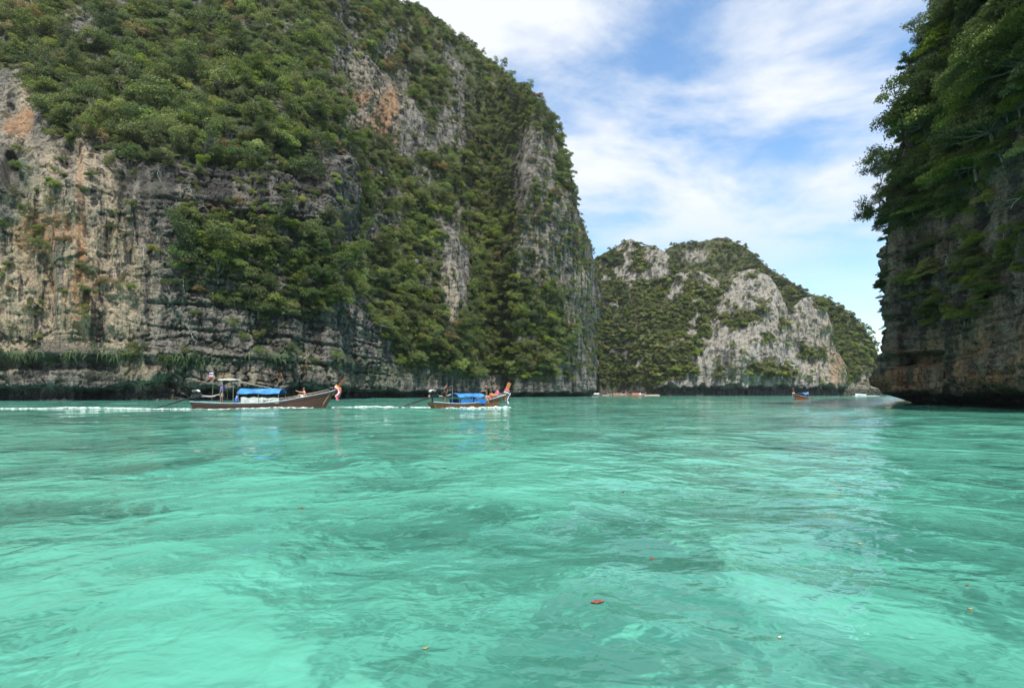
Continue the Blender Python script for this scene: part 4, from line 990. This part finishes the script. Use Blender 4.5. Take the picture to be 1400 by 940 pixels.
# --- the boat crossing in front of the dome
B3 = longtail('small longtail boat with red prow passing the pale rocky dome', (61.0, 117.5, 0), math.radians(222), 6.0, 2, 'hull3', 'hull3', 1.2, (.3, 0, .95), canopy=(.2, .62, 1.45, 1.15, .8), garland=['pink', 'whitec'])
# --- boats moored in the cove
for k, (x, y, a, hl, lab) in enumerate([(823, 378, 165, 'hull1', 'brown longtail boat moored beside the leafy bank in the cove'), (838, 372, 20, 'hull4', 'orange longtail boat moored at the beach, next to the brown one'), (851, 374, 190, 'deckwood', 'pale wooden longtail boat moored between orange and red boats'), (862, 368, 8, 'hull3', 'red longtail boat moored at the beach, with white canopy frame'), (878, 366, 174, 'hull4', 'bright orange longtail boat moored nearest the sea notch')]):
    longtail(lab, ((x-CX)/F*y, y, 0), math.radians(a), 7.5, 2, hl, hl, 1.0, (.4, 0, .9), canopy=(.2, .75, 1.4, .85, .85), engine=False, scale=1.2, detail=False, group='boats moored in the cove', trim='trim2', cloth=['whitec', 'deckwood', 'hull3', 'whitec', 'hull4'][k])
# --- white speedboat leaving through the gap
def speedboat(loc, rz):
    e = empty('speedboat', loc, rz); tag(e, 'white speedboat in spray at the open gap past the dome', 'boat')
    S = np.linspace(0, 1, 15); rows = [[(s*7, p*1.1*(1-smooth(.55, 1, s)*.96), (-.2+.15*s)+(1.0+.35*s-(-.2+.15*s))*q) for p, q in ((1, 1), (.95, .5), (.6, .1), (0, 0), (-.6, .1), (-.95, .5), (-1, 1))] for s in S]
    mb = MB(); mb.sheet(rows); mb.add(rows[0], [tuple(range(7))]); mb.build('hull', M['white'], e)
    MB().sheet([[(r[0][0], r[0][1]*.98, r[0][2]-.06), (r[0][0], 0, r[0][2]-.02), (r[-1][0], r[-1][1]*.98, r[-1][2]-.06)] for r in rows], .03).build('deck', M['white'], e)
    MB().sheet([[(4.2, -.8, 1.1), (4.2, .8, 1.1)], [(3.6, -.75, 1.75), (3.6, .75, 1.75)]], .03, Vector((1, 0, 0))).build('windscreen', M['navy'], e)
    MB().box((-.25, 0, .7), (.4, .45, .8)).build('outboard_motor', M['iron'], e)
speedboat((197, 318, 0), math.radians(200))
# ------------------------------------------------------------------ people
M['skin'] = plain('skin', (.50, .27, .17), .6, .08); M['skin2'] = plain('brown_skin', (.26, .13, .075), .6, .08); M['hair'] = plain('dark_hair', (.015, .012, .010), .6, .3, 20); M['hairb'] = plain('brown_hair', (.10, .05, .025), .6, .3, 20)
def skinned(name, verts, edges, radii, mat, parent, root=0, sub=2):
    m = bpy.data.meshes.new(name); m.from_pydata(verts, edges, []); o = bpy.data.objects.new(name, m); COL.objects.link(o)
    md = o.modifiers.new('skin', 'SKIN'); md.use_smooth_shade = True
    for i, s in enumerate(m.skin_vertices[0].data): s.radius = (radii[i], radii[i]) if not isinstance(radii[i], tuple) else radii[i]; s.use_root = (i == root)
    o.modifiers.new('sub', 'SUBSURF').levels = sub
    dg = bpy.context.evaluated_depsgraph_get(); dg.update(); nm = bpy.data.meshes.new_from_object(o.evaluated_get(dg)); bpy.data.objects.remove(o)
    nm.name = name; nm.materials.clear(); nm.materials.append(mat); q = bpy.data.objects.new(name, nm); link(q, parent)
    return q
def person(label, loc, rz, J, top, bottom, skin='skin', hair='hair', group=None, skirt=False):
    """J: joint positions in the person's frame (x forward, y left, z up)"""
    e = empty('person', loc, rz); tag(e, label, 'person', group)
    V = []; E = []; R = []
    def v(p, r): V.append(tuple(p)); R.append(r); return len(V)-1
    def chain(i, pts):
        for p, r in pts: j = v(p, r); E.append((i, j)); i = j
        return i
    pel = v(J['pelvis'], .135); ab = chain(pel, [(Vector(J['pelvis']).lerp(Vector(J['chest']), .5), .125), (J['chest'], .145)])
    nk = Vector(J['neck']); hd = Vector(J['head']); up = (hd-nk).normalized(); fw = Vector(J.get('look', (1, 0, 0))).normalized()
    ni = chain(ab, [(nk, .058), (nk+up*.075, .05), (hd-up*.01, .082), (hd+up*.085, .088), (hd+up*.15, .05)])
    for sd in ('l', 'r'):
        sg = 1 if sd == 'l' else -1
        sh, el, wr = [Vector(J[k+sd]) for k in ('sh', 'el', 'wr')]
        w = chain(ab, [(sh, .062), (sh.lerp(el, .5), .046), (el, .038), (el.lerp(wr, .5), .034), (wr, .026)])
        dd = (wr-el).normalized(); sv = dd.cross(Vector((0, 0, 1)) if abs(dd.z) < .85 else Vector((1, 0, 0))).normalized(); pv = sv.cross(dd)
        pm = chain(w, [(wr+dd*.06, .030)])
        for q, ln in ((-.026, .062), (-.009, .075), (.009, .072), (.026, .058)):
            chain(pm, [(wr+dd*.10+sv*q*1.1, .0095), (wr+dd*(.10+ln*.55)+sv*q*1.3+pv*.008, .009), (wr+dd*(.10+ln)+sv*q*1.4+pv*.026, .007)])
        chain(w, [(wr+dd*.035+sv*.034*sg, .011), (wr+dd*.075+sv*.055*sg+pv*.01, .010), (wr+dd*.105+sv*.060*sg+pv*.02, .008)])
        hp, kn_, an = [Vector(J[k+sd]) for k in ('hp', 'kn', 'an')]
        f_ = chain(pel, [(hp, .088), (hp.lerp(kn_, .5), .076), (kn_, .056), (kn_.lerp(an, .4), .054), (an, .036)])
        tf = Vector(J.get('toe', (1, 0, 0))); chain(f_, [(an+tf*.07-Vector((0, 0, .05)), .036), (an+tf*.17-Vector((0, 0, .065)), .026)])
    body = skinned('body', V, E, R, M[skin], e)
    h_ = MB(); h_.ball(hd+up*.085-fw*.022, (.105, .098, .112), 12, 8); h_.build('hair', M[hair], e, True)
    lft = up.cross(fw).normalized()
    for sg in (1, -1):
        MB().ball(hd+up*.05+fw*.078+lft*.033*sg, .011, 6, 4).build('eye', M['black_c'], e); MB().ball(hd+up*.03+lft*.088*sg, (.02, .012, .032), 6, 4).build('ear', M[skin], e, True)
    MB().ball(hd+up*.025+fw*.092, (.016, .013, .022), 6, 4).build('nose', M[skin], e, True); MB().ball(hd-up*.012+fw*.079, (.010, .024, .007), 6, 4).build('mouth', M['pink'], e)
    if top:
        V = [J['pelvis'], Vector(J['pelvis']).lerp(Vector(J['chest']), .5), J['chest'], Vector(J['chest']).lerp(nk, .72)]; E = [(0, 1), (1, 2), (2, 3)]; R = [.155, .148, .168, .085]
        for sd in 'lr':
            sh, el = Vector(J['sh'+sd]), Vector(J['el'+sd]); b0 = len(V); V += [sh, sh.lerp(el, .75)]; R += [.082, .062]; E += [(2, b0), (b0, b0+1)]
        skinned('shirt', V, E, R, M[top], e)
    if bottom:
        V = [J['pelvis']]; E = []; R = [.165]
        if skirt:
            mid = (Vector(J['knl'])+Vector(J['knr']))/2; V += [Vector(J['pelvis']).lerp(mid, .5), mid+Vector((0, 0, .02))]; R += [.175, .19]; E = [(0, 1), (1, 2)]
        else:
            for sd in 'lr':
                hp, kn_ = Vector(J['hp'+sd]), Vector(J['kn'+sd]); b0 = len(V); V += [hp, hp.lerp(kn_, .8)]; R += [.108, .088]; E += [(0, b0), (b0, b0+1)]
        skinned('skirt' if skirt else 'shorts', V, E, R, M[bottom], e)
    return e
def stand(lean=.0, wl=(.35, .2, 1.05), wr=(.3, -.2, 1.05), el=None, er=None, toe=(1, 0, 0)):
    l = lean
    return dict(pelvis=(0, 0, .93), chest=(.30*l, 0, 1.27), neck=(.45*l, 0, 1.46), head=(.55*l+.02, 0, 1.57), look=(1, 0, -.1), shl=(.42*l, .19, 1.38), shr=(.42*l, -.19, 1.38),
        ell=el or (.3*l+.02, .25, 1.12), elr=er or (.3*l+.02, -.25, 1.12), wrl=wl, wrr=wr, hpl=(0, .10, .88), hpr=(0, -.10, .88), knl=(.04, .11, .49), knr=(.02, -.11, .49), anl=(-.03, .12, .09), anr=(-.02, -.12, .09), toe=toe)
def sit(wl=(.40, .18, .30), wr=(.40, -.18, .30), lean=.0, el=(.12, .26, .32), er=(.12, -.26, .32), knees=.40, look=(1, 0, 0)):
    return dict(pelvis=(0, 0, .14), chest=(lean*.3, 0, .47), neck=(lean*.45, 0, .66), head=(lean*.5+.02, 0, .77), look=look, shl=(lean*.42, .18, .58), shr=(lean*.42, -.18, .58), ell=el, elr=er, wrl=wl, wrr=wr,
        hpl=(.05, .10, .13), hpr=(.05, -.10, .13), knl=(.42, .13, knees), knr=(.42, -.13, knees), anl=(.62, .13, .09), anr=(.60, -.13, .09))
def on_boat(B, x, y, z, a):
    p = B.matrix_world @ Vector((x, y, z)); return p, B.rotation_euler.z+a
bpy.context.view_layer.update()
def put(B, x, y, z, a, *args, **kw):
    p, r = on_boat(B, x, y, z, a); return person(args[0], tuple(p), r, *args[1:], **kw)
put(B1, 1.95, .02, .45, 0, 'boatman in purple shirt and grey sarong standing under the white stern roof', stand(.28, (.30, .22, 1.02), (.02, -.24, .86)), 'purple_c', 'grey_c', skin='skin2', skirt=True)
put(B1, 8.75, -.12, .80, math.radians(176), 'bare shouldered passenger sitting on the bow with one arm outstretched', sit(wl=(.58, .12, .66), el=(.30, .24, .58), wr=(.32, -.2, .38), lean=.12), None, 'whitec', hair='hairb')
put(B2, 1.0, .05, .38, .1, 'boatman in dark clothes leaning on the tiller of the brown boat', stand(.45, (.32, .2, .98), (.1, -.22, .92)), 'black_c', 'black_c', skin='skin2')
put(B2, 5.0, -.1, .40, math.radians(150), 'passenger in black standing near the bow of the brown boat', stand(.0), 'black_c', 'black_c')
put(B2, 4.75, -.5, .42, .5, 'bare backed passenger sitting by the side of the brown boat', sit(), None, 'orange_c', hair='hairb')
put(B2, 5.35, -.38, .55, 2.6, 'passenger in red shirt sitting ahead of the standing passenger', sit(), 'red_c', 'navy')
put(B2, 5.75, .2, .68, 2.9, 'passenger in yellow top sitting up on the bow', sit(lean=.1), 'yellow_c', 'red_c', hair='hairb')
put(B2, 6.2, -.02, .84, 3.1, 'passenger in pink top sitting foremost against the prow', sit(), 'pink', 'whitec')
put(B2, 3.6, -.3, .30, .4, 'passenger with dark hair seated under the blue canopy', sit(), 'navy', 'black_c')
jp = B1.matrix_world @ Vector((3.35, -.3, .48))
j = empty('water_jug', tuple(jp)); tag(j, 'blue plastic water jug standing behind the blue canopy', 'jug')
MB().tube([(0, 0, 0), (0, 0, .03), (0, 0, .42), (0, 0, .50), (0, 0, .56)], [.13, .15, .15, .08, .05], 12).build('jug_body', M['jug'], j, True); MB().tube([(0, 0, .56), (0, 0, .61)], .055, 10).build('cap', M['white'], j); MB().tube([(.1, 0, .48), (.17, 0, .42), (.16, 0, .3)], .018, 6).build('handle', M['jug'], j)
bp = B1.matrix_world @ Vector((8.35, -.35, .93)); 
# ------------------------------------------------------------------ foam and wakes
def foam_mat():
    b = NB('sea_foam'); p = b.pos(); n = b.math('ADD', b.math('MULTIPLY', b.noise(p, 2.3, 5, .65), .6), b.math('MULTIPLY', b.noise(p, 7., 3, .6), .4))
    t = b.n('ShaderNodeBsdfTransparent'); m = b.n('ShaderNodeMixShader'); b.put(m.inputs[0], b.rng(n, .40, .60, .1, .92))
    b.t.links.new(t.outputs[0], m.inputs[1]); b.t.links.new(b.pbsdf((.70, .80, .77), .8), m.inputs[2]); return b.done(m.outputs[0])
M['foam'] = foam_mat()
def foam(name, path, label, seed, amp=.16, bias=-.05, sc=3.4):
    """lumps of foam along a path of (x, y, half width); what lies under the water surface does not show"""
    path = np.array(path, float); s = np.concatenate([[0], np.cumsum(np.hypot(np.diff(path[:, 0]), np.diff(path[:, 1])))]); n = max(24, int(s[-1]/.12)); t = np.linspace(0, s[-1], n)
    X = np.interp(t, s, path[:, 0]); Y = np.interp(t, s, path[:, 1]); Wd = np.interp(t, s, path[:, 2]); A = np.interp(t, s, path[:, 3] if path.shape[1] > 3 else np.ones(len(path)))
    dx = np.gradient(X); dy = np.gradient(Y); l = np.hypot(dx, dy); nx, ny = -dy/l, dx/l; v = np.linspace(-1, 1, 25)
    GX = X[:, None]+nx[:, None]*v[None]*Wd[:, None]; GY = Y[:, None]+ny[:, None]*v[None]*Wd[:, None]
    nz = fbm(GX*sc*.6, GY*sc*1.2, None, 4, seed)+.5*vnoise(GX*5, GY*5, None, seed+9)
    prof = (1-v**2)[None]
    Z = water_h(GX, GY)+amp*.27*A[:, None]*(nz*1.6+prof*1.1-.80+bias*4)
    m = mesh_np(name, np.stack([GX, GY, Z], -1).reshape(-1, 3), grid_faces(n, 25), M['foam']); o = link(bpy.data.objects.new(name, m)); tag(o, label, 'foam', kind='stuff')
bx, by = B1.location.x, B1.location.y
foam('wake_foam', [(-58, 45.2, .5, .6), (-45, 45.6, .55, .7), (bx-5, by-.1, .6, .8), (bx-3.6, by, .7, 1.1), (bx-.5, by, .8, 1.2)], 'white wake trailing behind the dark boat with stern roof', 701, .15, -.03)
foam('hull_foam', [(bx, by-.85, .25, .8), (bx+3, by-1.05, .32, 1), (bx+6, by-1.0, .36, 1.1), (bx+8.3, by-.72, .34, 1.2), (bx+9.6, by-.45, .28, 1.1)], 'white foam along the side of the dark boat with stern roof', 702, .15, .03)
foam('bow_foam', [(bx+11.5, by-1.6, .3, .8), (bx+14, by-1.2, .35, 1), (bx+16.0, by-.9, .35, .9), (-6.3-3.5, 43.4, .5, 1.), (-6.6, 45.2, .55, 1.2)], 'white wake trailing behind the brown boat with blue side cloths', 703, .16, .0)
c2 = B2.matrix_world
q = lambda x, y: (lambda p: (p.x, p.y))(c2 @ Vector((x, y, 0)))
foam('hull_foam', [(*q(.3, -.8), .22, .8), (*q(2.5, -1.1), .28, .9), (*q(4.2, -1.05), .36, 1.2), (*q(5.6, -.75), .50, 1.7), (*q(6.9, -.7), .45, 1.5)], 'white bow wave along the side of the brown boat', 704, .17, .06)
foam('spray_foam', [(189, 316, .5, 1.), (195, 316.5, .8, 1.5), (202, 318, .8, 1.5), (206, 319, .6, 1.)], 'white spray around the speedboat in the gap', 705, .3, .1)
# ------------------------------------------------------------------ leaves afloat
def leaf_obj(x, y, length, rz, mat, label, group=None):
    Y = HC*F/(y-HY); X = (x-CX)/F*Y; z = float(water_h(np.array([X]), np.array([Y]))[0]); rws = []
    for i in range(9):
        t = i/8; w = .30*math.sin(math.pi*t**.8)*(1-.25*t)+.004; rws.append([((t-.5)*length, w*length*v, length*(.07*abs(v)**1.6+.10*(t-.5)**2+.02*math.sin(7*t+3*v))) for v in (-1, -.5, 0, .5, 1)])
    e = empty('floating_leaf', (X, Y, z+.004), rz); tag(e, label, 'leaf', group)
    MB().sheet(rws, .0025).build('blade', mat, e, True); MB().tube([(-.62*length, .02*length, length*.10), (-.5*length, 0, length*.06), (.4*length, 0, length*.045)], length*.014, 5).build('stalk', mat, e)
M['leaf_red'] = plain('fallen_leaf_red', (.24, .07, .04), .5, .35, 30); M['leaf_yel'] = plain('fallen_leaf_yellow', (.36, .28, .10), .5, .3, 30); M['leaf_dark'] = plain('fallen_leaf_dark', (.10, .045, .03), .6, .3, 30); M['leaf_pale'] = plain('fallen_leaf_pale', (.62, .56, .42), .6, .2, 30)
leaf_obj(817, 838, .082, .25, M['leaf_red'], 'large curled red brown leaf floating alone in open water')
for x, y, l, a in ((892, 775, .050, .9), (1148, 670, .065, .1), (1161, 629, .08, 2.), (1323, 809, .03, .4)): leaf_obj(x, y, l, a, M['leaf_red'], 'small reddish leaf floating on the lagoon', 'small reddish floating leaves')
leaf_obj(852, 678, .075, 1.2, M['leaf_dark'], 'small blackish leaf floating on the lagoon'); leaf_obj(411, 701, .06, .2, M['leaf_red'], 'tiny rusty leaf floating on the lagoon apart from others')
for x, y, l, a in ((1327, 842, .035, .2), (1175, 750, .05, 1.4), (582, 910, .028, .5)): leaf_obj(x, y, l, a, M['leaf_yel'], 'small yellow leaf floating on the lagoon', 'small yellow floating leaves')
leaf_obj(1066, 886, .022, .5, M['leaf_pale'], 'tiny pale fleck of leaf floating on the lagoon')

# ------------------------------------------------------------------ a little sea haze
def haze():
    top = max(float(g.P[..., 2].max()) for g in (GL, GF, GB, GR))+60
    MBh = MB().box((0, 0, (top-3.2)/2), (6100, 6100, top+3.2)); b = NB('thin_haze'); v = b.n('ShaderNodeVolumePrincipled')
    v.inputs['Color'].default_value = (.86, .92, 1, 1); v.inputs['Density'].default_value = HAZE; v.inputs['Anisotropy'].default_value = .2
    b.t.links.new(v.outputs[0], b.o.inputs['Volume']); o = MBh.build('haze', b.m); tag(o, 'thin pale sea haze filling the air', 'haze', kind='stuff')
HAZE = .00007
haze()
